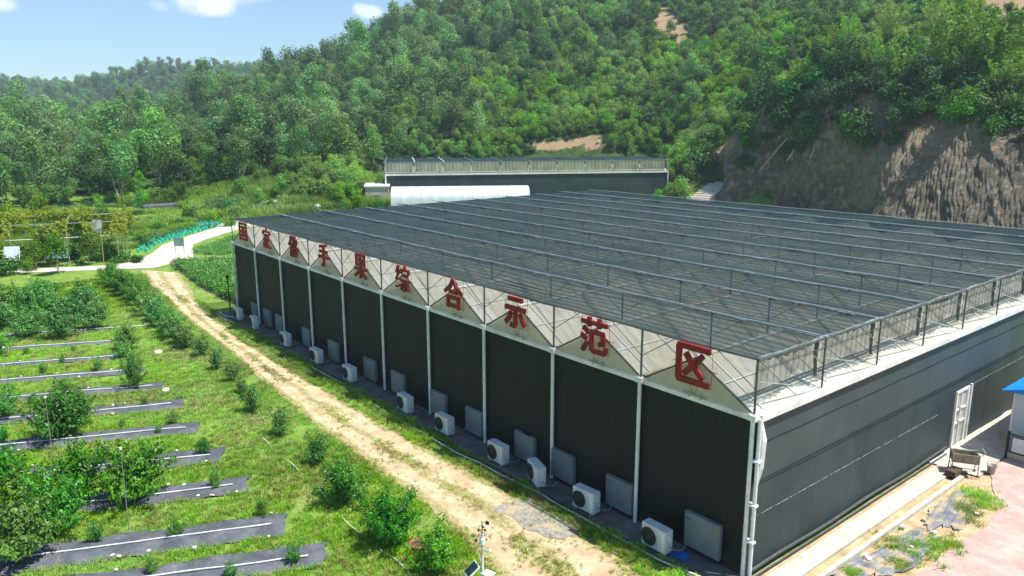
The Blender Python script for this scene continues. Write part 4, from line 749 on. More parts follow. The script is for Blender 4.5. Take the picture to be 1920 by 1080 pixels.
# geometry-nodes scatter for what nobody could count
_lib = 0
def scatter(name, label, cat, P, rz, sc, idx, meshes, tilt=None):
    global _lib; _lib += 1
    coll = bpy.data.collections.new('scatter_source_%d' % _lib)
    for i, me in enumerate(meshes):
        o = bpy.data.objects.new('source_%02d' % i, me); coll.objects.link(o)
    me = bpy.data.meshes.new(name); me.vertices.add(len(P)); me.vertices.foreach_set('co', np.asarray(P, np.float32).ravel())
    for a, tp, v in (('rz', 'FLOAT', rz), ('sc', 'FLOAT', sc), ('idx', 'INT', idx)):
        at = me.attributes.new(a, tp, 'POINT'); at.data.foreach_set('value', np.asarray(v, np.int32 if tp == 'INT' else np.float32))
    o = link(name, me); g = bpy.data.node_groups.new(name, 'GeometryNodeTree'); g.interface.new_socket('Geometry', in_out='INPUT', socket_type='NodeSocketGeometry'); g.interface.new_socket('Geometry', in_out='OUTPUT', socket_type='NodeSocketGeometry')
    n_ = g.nodes; l_ = g.links; gi = n_.new('NodeGroupInput'); go = n_.new('NodeGroupOutput'); ip = n_.new('GeometryNodeInstanceOnPoints'); ci = n_.new('GeometryNodeCollectionInfo')
    ci.inputs['Collection'].default_value = coll; ci.inputs['Separate Children'].default_value = True; ci.inputs['Reset Children'].default_value = True; ip.inputs['Pick Instance'].default_value = True
    def na(a, tp):
        q = n_.new('GeometryNodeInputNamedAttribute'); q.data_type = tp; q.inputs['Name'].default_value = a; return q.outputs['Attribute']
    cx = n_.new('ShaderNodeCombineXYZ'); l_.new(na('rz', 'FLOAT'), cx.inputs[2])
    l_.new(gi.outputs[0], ip.inputs['Points']); l_.new(ci.outputs[0], ip.inputs['Instance']); l_.new(na('idx', 'INT'), ip.inputs['Instance Index']); l_.new(cx.outputs[0], ip.inputs['Rotation']); l_.new(na('sc', 'FLOAT'), ip.inputs['Scale']); l_.new(ip.outputs[0], go.inputs[0])
    o.modifiers.new('scatter', 'NODES').node_group = g; return tag(o, label, cat, None, 'stuff')
def tuft(seed, n, h, spread, mat, wd, droop=.5):
    r = np.random.default_rng(seed); V = []; Fq = []; T = []
    for k in range(n):
        a = r.uniform(0, 6.28); q = r.uniform(0, spread); b = np.array([q*math.cos(a), q*math.sin(a), 0]); a2 = a+r.normal()*.7; l = h*r.uniform(.5, 1.1); o_ = np.array([math.cos(a2), math.sin(a2), 0])*l*r.uniform(.15, droop); s_ = np.array([-math.sin(a2), math.cos(a2), 0])*wd*r.uniform(.7, 1.2)
        i = len(V); V += [b-s_, b+s_, b+o_*.45+[0, 0, l*.65]+s_*.8, b+o_*.45+[0, 0, l*.65]-s_*.8, b+o_+[0, 0, l*.92]]; Fq += [(i, i+1, i+2, i+3), (i+3, i+2, i+4, i+4)]; T += [np.clip(r.normal(.5, .25), 0, 1)]*5
    me = bpy.data.meshes.new('tuft'); me.from_pydata(V, [], [q if q[2] != q[3] else q[:3] for q in Fq]); me.materials.append(MAT[mat]); at = me.attributes.new('tint', 'FLOAT', 'POINT'); at.data.foreach_set('value', np.array(T, np.float32)); return me

# ------------------------------------------------------------------ wooded hill
def visible_xy(n, pxr, tr):
    px = rng.uniform(*pxr, n); t = np.sqrt(rng.uniform(tr[0]**2, tr[1]**2, n)); return px, t, np.stack([CAM[0]+t*HF[0]+(px-960)/1415.5*t*RG[0], CAM[1]+t*HF[1]+(px-960)/1415.5*t*RG[1]], -1)
def thin(P, r_fn):
    keep = []; cell = {}; rs = r_fn
    for i, p in enumerate(P):
        r = rs[i]; c = 9.0; k = (int(p[0]//c), int(p[1]//c)); ok = True
        for dx in (-1, 0, 1):
            for dy in (-1, 0, 1):
                for j in cell.get((k[0]+dx, k[1]+dy), ()):
                    if (P[j][0]-p[0])**2+(P[j][1]-p[1])**2 < (.5*(r+rs[j]))**2: ok = False; break
                if not ok: break
            if not ok: break
        if ok: keep.append(i); cell.setdefault(k, []).append(i)
    return np.array(keep)
edge_px = [-700, -200, 0, 150, 300, 420, 470, 520, 560, 620, 680, 720, 740, 900, 1000, 1120, 1150, 1240, 1275, 1330, 1400, 2400]; edge_t = [108, 112, 113, 116, 119, 119, 121, 126, 128, 132, 134, 150, 160, 163, 168, 168, 164, 158, 136, 136, 140, 140]
px, t, XY = visible_xy(26000, (-260, 2150), (100, 470)); zz = zfun(XY[:, 0], XY[:, 1])
ok = t > np.interp(px, edge_px, edge_t)
right_ = px > 1330; ok &= ~(right_ & (t < np.interp(px, [1330, 1500, 1900, 2200], [155, 128, 102, 90])))
sx_ = (GX, GY)
def soil_at(P): return np.maximum.reduce([bump2(P[:, 0], P[:, 1], *pt(a, b), c, d, .89) for a, b, c, d in [(1060, 166, 9, 1.2), (1300, 146, 5, 2.5), (1375, 128, 2, 4), (1905, 128, 8, 20), (1870, 140, 5, 12), (1360, 190, 7, 4), (1180, 300, 4, 26), (1240, 230, 3, 22)]])
ok &= soil_at(XY) < .45
idx_ = np.where(ok)[0]; px, t, XY, zz = px[idx_], t[idx_], XY[idx_], zz[idx_]
shrubby = np.clip((px-760)/260+.25*nz(XY[:, 0], XY[:, 1], 40, 3)*2, 0, 1) > .5
rad = np.where(shrubby, 3.3, 4.5)*np.clip(t/220, .85, 1.7); kp = thin(XY, rad); px, t, XY, zz, shrubby, rad = px[kp], t[kp], XY[kp], zz[kp], shrubby[kp], rad[kp]
kindv = []
for i in range(len(px)):
    u = rng.random(); pa = nz(XY[i:i+1, 0], XY[i:i+1, 1], 30, 8)[0]
    if shrubby[i]: kindv.append('dark' if u < .16 else 'feather' if u < .24+.2*(pa > .3) else 'young' if u < .36+.12*(pa < -.2) else 'shrub')
    else: kindv.append('dark' if u < .20+.15*(pa > .25) else 'young' if u > .93 else 'feather')
kindv = np.array(kindv)
edge_d = t-np.interp(px, edge_px, edge_t)
front_dark = (~shrubby) & (edge_d < 9) & (rng.random(len(px)) < .55) & (px > 250); kindv[front_dark] = 'dark'
scv = np.where(kindv == 'shrub', 1.15, np.where(kindv == 'young', .85, np.where(shrubby, .74, 1.02)))*np.clip(rng.lognormal(0, .27, len(px)), .55, 1.6)*np.clip(t/230, .95, 1.5)
order_ = np.argsort(edge_d+rng.random(len(px))*2); indiv = set(order_[:150].tolist())
ZONES = [(-300, 250, 'behind the vine arbour'), (250, 540, 'above the grassy bank'), (540, 740, 'left of the far greenhouse'), (740, 1100, 'directly behind the far greenhouse'), (1100, 1345, 'on the slope above the steps'), (1345, 2400, 'on the slope above the cliff')]
DSC = {'feather': 'feathery grey green tree', 'dark': 'dark rounded dense tree', 'young': 'small yellow green tree', 'shrub': 'low leafy shrub'}
for i in sorted(indiv):
    zn = [z_[2] for z_ in ZONES if z_[0] <= px[i] < z_[1]]
    if not zn: continue
    plant(kindv[i], XY[i, 0], XY[i, 1], float(scv[i]), '%s at the front of the wood %s' % (DSC[kindv[i]], zn[0]), 'tree' if kindv[i] != 'shrub' else 'shrub', '%ss %s' % (DSC[kindv[i]], zn[0]), z=float(zz[i])-.2)
# rest of the wood, reading as one mass
rest = np.array([i for i in range(len(px)) if i not in indiv]); srcs = []; off = {}
for kd in ('feather', 'dark', 'young', 'shrub'): off[kd] = len(srcs); srcs += [a for a, b in PROTO[kd]]
# far ridge trees
px2, t2, XY2 = visible_xy(5200, (-260, 640), (470, 830)); rad2 = np.full(len(px2), 8.5); k2 = thin(XY2, rad2); XY2 = XY2[k2]; t2 = t2[k2]
Pall = np.r_[np.c_[XY[rest], zz[rest]-.2], np.c_[XY2, zfun(XY2[:, 0], XY2[:, 1])-.4]]
ia = np.r_[[off[kindv[i]]+rng.integers(len(PROTO[kindv[i]])) for i in rest], rng.integers(0, 11, len(XY2))]
scatter('woodland', 'mixed green woodland covering the hillside behind the greenhouses', 'woodland', Pall, rng.uniform(0, 6.28, len(Pall)), np.r_[scv[rest], 1.5*rng.uniform(.8, 1.2, len(XY2))], ia, srcs)
# tall skyline trees
for a, tt_, s_, lb in [(392, 268, 1.95, 'tall slim tree standing clear on the skyline of the left ridge'), (62, 225, 1.7, 'slim tree poking above the far left skyline'), (525, 290, 1.7, 'broad airy tree on the skyline right of the tall slim one'), (640, 318, 1.35, 'round dark tree on the skyline where the ridge begins to climb')]:
    x, y = pt(a, tt_); plant('feather' if a != 640 else 'dark', x, y, s_, lb, 'tree', None, sz=1.25 if a != 640 else 1)
# undergrowth between the trees and on the open slope
px, t, XY = visible_xy(15000, (-200, 2150), (104, 330)); pa_, ta_, xa_ = visible_xy(420, (520, 672), (110, 135)); px = np.r_[px, pa_]; t = np.r_[t, ta_]; XY = np.r_[XY, xa_]; pa_, ta_, xa_ = visible_xy(2200, (1215, 1405), (112, 200)); px = np.r_[px, pa_]; t = np.r_[t, ta_]; XY = np.r_[XY, xa_]; pa_, ta_, xa_ = visible_xy(6500, (1330, 2150), (90, 240)); px = np.r_[px, pa_]; t = np.r_[t, ta_]; XY = np.r_[XY, xa_]; pa_, ta_, xa_ = visible_xy(3000, (740, 1250), (160, 215)); px = np.r_[px, pa_]; t = np.r_[t, ta_]; XY = np.r_[XY, xa_]; e_ = np.interp(px, edge_px, edge_t)
ok = ((t > e_-3) | (px > 1390) | ((px > 1256) & (px < 1395) & (t > 117))) & (soil_at(XY) < .4) & ~((px > 1330) & (t < np.interp(px, [1330, 1400, 1500, 1600, 1700, 1800, 1900, 2200], [131, 128, 112, 105, 99.5, 92, 85, 70])))
ok |= (px > 525) & (px < 672) & (t > 112)
ok &= ~((px > 700) & (px < 1258) & (t < 158)) & ~((px > 1280) & (px < 1365) & (t < 126))
XY = XY[ok]; t = t[ok]; z_ = zfun(XY[:, 0], XY[:, 1])
scatter('undergrowth', 'leafy undergrowth filling the slopes under and between the trees', 'undergrowth', np.c_[XY, z_-.25], rng.uniform(0, 6.28, len(XY)), rng.uniform(.45, .9, len(XY))*np.clip(t/200, .8, 1.4), rng.integers(0, 8, len(XY)), [a for a, b in PROTO['shrub']]+[a for a, b in PROTO['young'][:2]])
# tall grass on the bank
TALL = [tuft(400+i, 34, 1.5, .55, 'blade_tall', .035, .6) for i in range(4)]
px, t, XY = visible_xy(16000, (230, 760), (80, 138)); e_ = np.interp(px, edge_px, edge_t); z_ = zfun(XY[:, 0], XY[:, 1])
ok = (t < e_+2) & (z_ > .12) & (soil[np.clip(np.searchsorted(gy, XY[:, 1]), 0, len(gy)-1), np.clip(np.searchsorted(gx, XY[:, 0]), 0, len(gx)-1)] < .4)
XY = XY[ok]; z_ = z_[ok]
scatter('tall_grass', 'tall yellow green grass on the bank left of the far greenhouse', 'grass', np.c_[XY, z_-.05], rng.uniform(0, 6.28, len(XY)), rng.uniform(.6, 1.2, len(XY)), rng.integers(0, 4, len(XY)), TALL)
px, t, XY = visible_xy(24000, (-80, 470), (77, 122)); z_ = zfun(XY[:, 0], XY[:, 1]); rc = lerp_poly([(-24, 0), (-29, 4.4), (-33.8, 7), (-40, 12), (-48, 20), (-57, 29)], 60)
ok = np.min(np.linalg.norm(XY[:, None]-rc[None], axis=-1), 1) > 5.2; ok &= (np.abs((XY[:, 0]+39)*.73+(XY[:, 1]-13)*.68) < 40) & (z_ <= .12) & ((XY[:, 0]-XY[:, 1]*-.9) < -21) & (nz(XY[:, 0], XY[:, 1], 7, 5) > -.35)
ok &= soil[np.clip(np.searchsorted(gy, XY[:, 1]), 0, len(gy)-1), np.clip(np.searchsorted(gx, XY[:, 0]), 0, len(gx)-1)] < .4
XY = XY[ok]; scatter('meadow_grass', 'rough knee high meadow grass between the arbour and the ramp', 'grass', np.c_[XY, 0*XY[:, 0]-.05], rng.uniform(0, 6.28, len(XY)), rng.uniform(.25, .6, len(XY)), rng.integers(0, 4, len(XY)), TALL)
# shrubs one can tell apart: bank, cliff lip, base of the steps
for k_, (a, tt_, kd, s_, lb) in enumerate([(430, 104, 'shrub', .9, 'bushy shrub in tall grass on the bank above the turquoise pots'), (560, 118, 'shrub', 1.2, 'dark shrub beside the sandy gap on the grassy bank'), (640, 112, 'young', .6, 'yellow green sapling among bushes left of the store room'), (668, 120, 'shrub', 1.5, 'large shrub against the left side of the store room'), (1262, 121, 'shrub', 1.3, 'shrub close to the right end post of the far greenhouse'), (1300, 128, 'shrub', 1.5, 'bright shrub halfway up the slope above the steps'), (1330, 134, 'shrub', 1.5, 'round shrub below the bare earth patch right of the far greenhouse'), (1275, 136, 'young', .8, 'light green bush behind the far greenhouse right corner'), (1235, 112, 'young', .5, 'thin young tree before the far greenhouse near its right post'), (1310, 114, 'shrub', .5, 'small dark plant growing on the concrete steps'), (1150, 108, 'shrub', .35, 'tiny yellow green plant before the far greenhouse wall')]):
    x, y = pt(a, tt_); plant(kd, x, y, s_, lb, 'shrub' if kd == 'shrub' else 'young tree', None)
for k_ in range(34):
    a = random.uniform(395, 672); tt_ = float(np.interp(a, [395, 450, 560, 705], [98, 104, 112, 120]))+random.uniform(-5, 7); x, y = pt(a, tt_)
    plant('shrub' if k_ % 4 else 'young', x, y, random.uniform(.45, 1.0)*(1 if k_ % 4 else .6), 'leafy %s scattered in the tall grass of the bank' % ('shrub' if k_ % 4 else 'sapling'), 'shrub', '%s in the tall grass of the bank' % ('shrubs' if k_ % 4 else 'saplings'))
# cliff lip
for k_ in range(185):
    a = 1392+(2060-1392)*((k_ % 110)+.5)/(110 if k_ < 110 else 75)+random.uniform(-6, 6); tt_ = np.interp(a, [1388, 1440, 1505, 1600, 1702, 1803, 1905, 2055], [125, 117, 110, 103.5, 101, 94, 87, 78])+(0 if k_ < 110 else random.uniform(0, 8)); zc = np.interp(a, [1388, 1440, 1505, 1600, 1702, 1803, 1905, 2055], [13.5, 15.9, 17.2, 17.5, 16.9, 15.4, 13.5, 13])
    kd = random.choice(['shrub', 'shrub', 'shrub', 'dark', 'young']); s_ = {'shrub': random.uniform(1.0, 1.9), 'dark': random.uniform(.5, .9), 'young': random.uniform(.5, .9)}[kd]*np.clip(tt_/95, .75, 1.1)
    x, y = pt(a, tt_); z0 = 0 if k_ < 110 else max(float(zfun(np.array([x]), np.array([y]))[0])-.3, zc-.4)
    if k_ < 110:
        fr_ = (k_+.5)/110; ci_ = int(fr_*(n-175))+115+random.randint(-4, 4); lo_ = float(np.interp(fr_, [0, .3, .5, .62, .8, 1], [.42, .55, .63, .80, .78, .72])); ro_ = int(mm*(lo_+(1-lo_)*random.random()**.8))-1; x, y, z0 = G[ro_, ci_]; s_ *= random.uniform(.5, .95)
        a = (((x-CAM[0])*RG[0]+(y-CAM[1])*RG[1])/((x-CAM[0])*HF[0]+(y-CAM[1])*HF[1]))*1415.5+960; z0 -= .5; kd = 'dark' if random.random() < .3 and fr_ < .6 else 'shrub'; s_ *= .55 if kd == 'dark' else 1
    sec = 'left third' if a < 1560 else 'middle third' if a < 1740 else 'right third'
    plant(kd, x, y, s_, '%s overhanging the %s of the cliff top' % (DSC[kd], sec), 'shrub' if kd == 'shrub' else 'tree', '%ss along the %s of the cliff top' % (DSC[kd], sec), z=z0)
for a, tt_, s_, zc, lb in [(1742, 93, .55, 10.4, 'single green bush at the top of the sunlit soil on the cliff'), (1616, 103.5, 1.2, 17.2, 'broad leafy shrub covering the bare lip in the middle of the cliff top'), (1862, 83, .5, 8.4, 'small round bush on the cliff face near the right edge'), (1440, 108.5, .4, 1.4, 'pale yellow green bush at the foot of the shaded cliff'), (1480, 108, .6, 11.2, 'grey green bush clinging below the lip of the shaded cliff')]:
    x, y = pt(a, tt_); plant('shrub' if a != 1440 else 'young', x, y, s_, lb, 'shrub', None, z=zc-.4)
# bamboo on the cliff top
bam = [(1440, 124, .8), (1480, 120, .85), (1515, 116, .95), (1552, 112, .95), (1590, 109, .95), (1628, 106, .95), (1662, 104, .92), (1700, 103, 1.15), (1735, 101, 1.3), (1762, 99, 1.55), (1795, 98, 1.75), (1824, 97, 1.5), (1852, 93, .85), (1905, 92, .7), (1950, 88, .8), (1560, 132, .9), (1640, 126, 1.0), (1720, 118, 1.1), (1990, 88, .9)]
for k_, (a, tt_, s_) in enumerate(bam):
    x, y = pt(a, tt_); plant('bamboo', x, y, s_, 'bright %s bamboo clump on the cliff top, %s from its left end' % ('tall' if s_ > 1.04 else 'feathery' if s_ > .9 else 'short', ['first', 'second', 'third', 'fourth', 'fifth', 'sixth', 'seventh', 'eighth', 'ninth', 'tenth', 'eleventh', 'twelfth', 'thirteenth', 'fourteenth', 'fifteenth', 'sixteenth', 'seventeenth', 'eighteenth', 'nineteenth', 'twentieth'][sorted(range(len(bam)), key=lambda q: bam[q][0]).index(k_)]), 'bamboo', 'bamboo clumps on the cliff top')

# ------------------------------------------------------------------ citron field
RD = np.array([-.405, -.914])    # rows run this way from their ends beside the grass verge
ROWS = [(34.4, -8.5, 12), (31.35, -8.6, 12), (29.0, -8.8, 13), (25.5, -8.8, 13), (22.4, -8.6, 14), (19.0, -8.5, 15), (15.7, -8.2, 16), (12.5, -8.2, 16), (9.3, -8.3, 17), (6.1, -8.2, 18), (2.6, -8.0, 18), (-.9, -7.8, 19), (-4.2, -7.6, 19)]
RN = ['nearest', 'second', 'third', 'fourth', 'fifth', 'sixth', 'seventh', 'eighth', 'ninth', 'tenth', 'eleventh', 'twelfth', 'thirteenth']
WB = [.66, .66, .74, .66, .72, .64, .6, .56, .52, .46, .42, .36, .3]
for k_, (x, y, ln) in enumerate(ROWS):
    n_ = int(ln/.18); s = np.linspace(0, ln, n_)[:, None]; cx, cy = x+RD[0]*s, y+RD[1]*s; nr = np.array([RD[1], -RD[0]])
    v = np.linspace(-1, 1, 9)[None, :]; wv = WB[k_]*(1+.16*nz(s+k_*9+0*v, np.sign(v)*4+k_+0*s, 1.1, 3)+.07*nz(s+k_*5+0*v, np.sign(v)*9+0*s, .35, 5)); s = s+.13*nz(v*1.2+k_*3+0*s, 0*s+0*v+k_, 1.1, 4, 2)*np.exp(-s*2); cx, cy = x+RD[0]*s, y+RD[1]*s
    X = cx+nr[0]*v*wv; Y = cy+nr[1]*v*wv; Z = .035+.05*(1-v**2)+.022*nz(X, Y, .7, 6)+.012*nz(X*1.0, Y*3, .4, 8)
    tag(link('mulch_strip', gridmesh('mulch_strip', X, Y, Z, 'weed_fabric')), 'black weed fabric strip, %s row from the bottom of the photo' % RN[k_], 'mulch strip', 'black fabric strips of the citron rows')
    pts = []
    for s_ in np.linspace(.5 if k_ != 11 else -2.2, ln, 60): o_ = .10*nz(np.array([s_+k_*5.]), np.array([k_*3.]), 3.5, 5)[0]-.06; pts.append((x+RD[0]*s_+nr[0]*o_, y+RD[1]*s_+nr[1]*o_, .125))
    tag(MB().path(pts, .022, 6).build('drip_pipe', 'white_pipe'), 'white drip pipe along the %s fabric strip from the bottom' % RN[k_], 'drip pipe', 'white drip pipes on the citron rows')
def citrus(seed, dense):
    r = random.Random(seed); rn = np.random.default_rng(seed); mb = MB(); P = []; Nn = []; T = []; S_ = []
    nb = 26 if dense else 15
    for k in range(nb):
        a = r.uniform(0, 6.28); el = r.uniform(.25, 1.45); ln = r.uniform(.55, 1.0)*(1.1 if dense else 1.0)
        d = np.array([math.cos(a)*math.cos(el), math.sin(a)*math.cos(el), math.sin(el)]); p0 = np.array([0, 0, .12]); pts = [p0]; spd = 1.0 if dense else .8
        for s_ in (.33, .66, 1.0): pts.append(p0+np.array([d[0]*ln*spd*s_, d[1]*ln*spd*s_, d[2]*ln*s_+.10*s_*s_]))
        mb.path(pts, [.022, .016, .011, .005], 5); pts = np.array(pts)
        m_ = 165 if dense else 115; tw = r.gauss(.5, .14)
        for s_ in rn.uniform(.12, 1.08, m_)**.8:
            c = np.array([np.interp(s_, (0, .33, .66, 1), pts[:, j]) for j in range(3)]); d2 = rn.normal(size=3); d2[2] = abs(d2[2])*.8-.2; q = c+d2*(.075 if s_ > .85 else .13)
            if q[2] < .03: continue
            P.append(q); Nn.append(d2*.7+d*.25+np.array([0, 0, .45])); T.append(np.clip(rn.normal(tw+.14*(s_ > .8)-.05, .30), 0, 1)); S_.append(.098*(.6+.6*rn.random()))
    mb.path([(0, 0, -.1), (0, 0, .2)], [.035, .03], 6)
    return quad_cloud('foliage', np.array(P), np.array(Nn), np.array(S_), np.array(T), 'leaf_citrus', .5, seed), mb.mesh('stem', 'bark')
CIT = [citrus(900+i, True) for i in range(5)]; CIS = [citrus(950+i, False) for i in range(5)]
def cplant(x, y, h, wd, label, group, dense=True, v=None):
    t = thing('citron_bush', label, 'bush', (x, y, 0), random.uniform(0, 6.28), group); a, b = random.choice(CIT if dense else CIS) if v is None else (CIT if dense else CIS)[v]
    t.scale = (wd/1.75, wd/1.75, h/1.22); link('foliage', a, t); link('stem', b, t); return t
TRK = [(-16.5, -4.6, 1.7), (-14.4, -4.7, 1.75), (-12.5, -4.6, 1.6), (-10.7, -4.6, 1.7), (-8.7, -4.7, 1.5), (-6.7, -4.7, 1.6), (-4.6, -4.8, 1.6), (-2.6, -4.9, 1.6), (-1.0, -5.1, 1.5), (.6, -5.2, 1.5), (2.2, -5.2, 1.3), (3.8, -5.3, 1.45), (5.2, -5.4, 1.2), (6.6, -5.4, 1.3), (8.6, -5.3, 1.1), (11.6, -5.3, 1.25), (14.0, -5.4, 1.15), (15.9, -5.6, .9), (18.7, -6.1, 1.5), (22.0, -6.2, 1.3), (25.4, -6.2, 1.35), (28.9, -6.7, 1.55), (32.0, -6.8, 1.7), (34.2, -6.5, 1.4)]
nk = len(TRK)
OR2 = ['nearest', 'second', 'third', 'fourth', 'fifth', 'sixth', 'seventh', 'eighth', 'ninth', 'tenth', 'eleventh', 'twelfth', 'thirteenth', 'fourteenth', 'fifteenth', 'sixteenth', 'seventeenth', 'eighteenth', 'nineteenth', 'twentieth', 'twenty first', 'twenty second', 'twenty third', 'twenty fourth']
for k_, (x, y, h) in enumerate(TRK):
    rk = nk-1-k_; lb = 'citron bush in the single row beside the dirt track, %s from the bottom' % OR2[rk]
    if rk == 0: lb = 'citron bush beside the terracotta pot, lowest of the row along the dirt track'
    if rk == 1: lb = 'fullest citron bush of the track row, casting a dark shadow just above the terracotta pot'
    cplant(x, y, h*1.08, h*(1.2 if x > 25 else 1.3 if x < 8 else 1.15), lb, 'citron bushes along the dirt track', x > 27 or x < 9, None)
BIG = [(16.5, -13.5, 2.2, 2.6, 'wide leafy citron bush standing alone on the seventh fabric strip'), (15.8, -12.6, 1.7, 1.7, 'lower leafy bush touching the wide bush on the seventh strip'), (24.2, -12.2, 2.3, 2.5, 'big dark citron bush in the middle of the fourth fabric strip'), (22.3, -15.5, 2.2, 2.3, 'big leafy bush at the left edge, farthest of that clump'), (23.9, -15.4, 2.1, 2.2, 'big leafy bush in the middle of the left edge clump'), (23.3, -13.9, 2.1, 2.1, 'big leafy bush on the right flank of the left edge clump'), (26.1, -15.7, 2.1, 2.3, 'big leafy bush nearest the bottom left corner'), (25.0, -14.6, 2.0, 1.9, 'leafy bush filling the lower middle of the left edge clump'), (20.0, -15.9, 1.6, 1.7, 'medium bush at the left edge above the big clump'), (12.0, -9.4, 1.7, 1.15, 'upright narrow citron bush near the right end of the eighth strip'), (4.6, -8.1, 1.5, 1.7, 'spreading citron bush at the right end of the eleventh strip'), (6.2, -8.6, 1.0, 1.2, 'small spreading bush right behind the end of the tenth strip'),
 (-11.1, -12.0, 1.9, 2.4, 'tall weedy bush at the back left of the overgrown patch'), (-8.8, -10.2, 2.3, 2.6, 'tallest leafy bush at the back of the overgrown patch'), (-7.6, -11.4, 2.2, 2.5, 'leafy bush in the left middle of the overgrown patch'), (-4.9, -10.2, 2.1, 2.6, 'leafy bush in the centre of the overgrown patch'), (-6.8, -8.2, 2.2, 2.4, 'leafy bush at the back right of the overgrown patch'), (-3.6, -8.8, 2.2, 2.5, 'leafy bush on the right flank of the overgrown patch'), (-2.2, -12.1, 1.7, 2.2, 'leafy bush at the front left of the overgrown patch'), (-.4, -10.7, 2.0, 2.3, 'round bush at the front edge of the overgrown patch'), (-1.6, -8.6, 1.8, 2.0, 'leafy bush at the right front corner of the overgrown patch'), (-5.1, -13, 1.9, 2.4, 'bush at the left border of the overgrown patch'), (-9.6, -13.6, 1.9, 2.4, 'weedy bush at the far left border beyond the overgrown patch'), (-12.5, -9.6, 1.6, 2.0, 'bushy weed beside the lane behind the overgrown patch'), (1.4, -14.2, 1.3, 1.9, 'bush on the left border in front of the overgrown patch'), (9.4, -15.2, 1.3, 1.6, 'dark bush at the left border near the ninth strip'), (12.3, -14.9, 1.5, 1.6, 'dark bush at the left border near the eighth strip')]
for x, y, h, wd, lb in BIG: cplant(x, y, h*1.03, wd*1.07, lb, 'large bushes of the citron field')
SML = [(7.8, -10.2, .78), (6.6, -12.5, .66), (10.2, -12.1, .65), (14.8, -9.6, .5), (17.9, -9.2, .7), (16.9, -11.0, .42), (21.9, -9.2, .85), (20.3, -12.5, .72), (25.0, -9.8, .72), (15.5, -15.1, .76), (26.3, -13.8, .75), (27.5, -11.8, .72), (30.7, -11.2, .55), (29.2, -12.9, .62), (2.1, -12.7, .54), (3.2, -10.6, .45), (28.0, -9.2, .7), (31.2, -9.5, .72), (18.6, -10.0, .4), (11.2, -13.6, .5), (5.2, -11.4, .5), (22.6, -11.2, .5)]
seen = {}
for x, y, h in SML:
    dist = [abs((x-r_[0])*(-RD[1])+(y-r_[1])*RD[0]) for r_ in ROWS]; k_ = int(np.argmin(dist)); al_ = (y-ROWS[k_][1])/RD[1]; seen.setdefault(k_, []).append((al_, x, y, h))
for k_, lst in seen.items():
    lst.sort()
    for q_, (al_, x, y, h) in enumerate(lst):
        where = 'only one there' if len(lst) == 1 else ['nearest its right end', 'second from its right end', 'third from its right end', 'fourth from its right end', 'fifth from its right end', 'sixth from its right end'][q_]
        cplant(x, y, h*1.1, h*1.15, 'small young citron plant on the %s fabric strip, %s' % (RN[k_], where), 'young citron plants on the fabric strips', False)
# stones along the strips, stakes, hoses, pot
STN = []
for k_ in range(46):
    i = random.choice([1, 2, 2, 3, 3, 4, 4, 5, 5, 6, 6, 7, 8, 9]); x, y, ln = ROWS[i]; s_ = random.uniform(.1, 7.5); sd_ = random.choice((-1, 1))*WB[i]*random.uniform(.75, 1.1); STN.append((x+RD[0]*s_+RD[1]*sd_, y+RD[1]*s_-RD[0]*sd_, random.uniform(.035, .075)))
def stone_mesh(seed):
    bm = bmesh.new(); bmesh.ops.create_icosphere(bm, subdivisions=2, radius=1); r = random.Random(seed); ax = [Vector((r.gauss(0, 1), r.gauss(0, 1), r.gauss(0, 1))).normalized() for _ in range(7)]
    for v in bm.verts: v.co *= 1-.35*max(0, max(v.co.dot(a) for a in ax)-.6); v.co.z *= .65
    me = bpy.data.meshes.new('stone'); bm.to_mesh(me); bm.free(); me.materials.append(MAT['stone_white']); return me
SM_ = [stone_mesh(i) for i in range(4)]
for k_, (x, y, r_) in enumerate(STN):
    o = link('stone', SM_[k_ % 4]); o.location = (x, y, .08); o.scale = (r_*1.2, r_, r_); o.rotation_euler = (0, 0, random.uniform(0, 6)); tag(o, 'small white stone weighing down the edge of a fabric strip', 'stone', 'white stones on the fabric strips')
for x, y, r_, lb in [(6.5, -6.9, .26, 'largest pale stone on the grass between the field and the track row'), (13.3, -8.3, .2, 'flat tan stone at the right end of the eighth strip')]:
    o = link('stone', SM_[1]); o.location = (x, y, .05); o.scale = (r_*1.3, r_, r_*.8); tag(o, lb, 'stone')
for x, y, h, lb in [(18.3, -13.8, 2.4, 'thin grey stake before the wide bush of the seventh strip'), (26.5, -12.9, 2.9, 'thin grey stake in front of the big dark bush on the fourth strip'), (-5.8, -11.3, 3.0, 'thin pale stake in the overgrown patch, left one'), (-3.0, -8.3, 2.6, 'white tipped stake at the right side of the overgrown patch'), (8.6, -14.2, 2.2, 'thin stake near the left border between strips')]:
    t = thing('sprinkler_stake', lb, 'stake', (x, y, 0), 0, 'thin stakes in the citron field'); MB().path([(0, 0, 0), (.05, .03, h)], .014, 5).build('rod', 'zinc', t); MB().disc((.05, .03, h), (0, 0, 1), .04, .07, 8).build('sprinkler_head', 'white_alu', t)
hp = [(21.5, -6.85), (22.5, -6.9), (25.3, -6.95), (26.6, -6.9), (28.6, -7.15), (30.5, -7.35), (31.6, -7.2), (33.2, -7.2), (36, -7.3)]
P = lerp_poly(hp, 80); tag(MB().path([(a, b, .03+.075*math.sin(a*2.3+.6)) for a, b in P], .018, 6).build('irrigation_hose', 'hose_pale'), 'pale irrigation hose half hidden in grass along the track row', 'hose')
t = thing('flower_pot', 'shallow terracotta bowl with dry soil in grass beside the lowest citron bush', 'flower pot', (32.95, -6.35, .0))
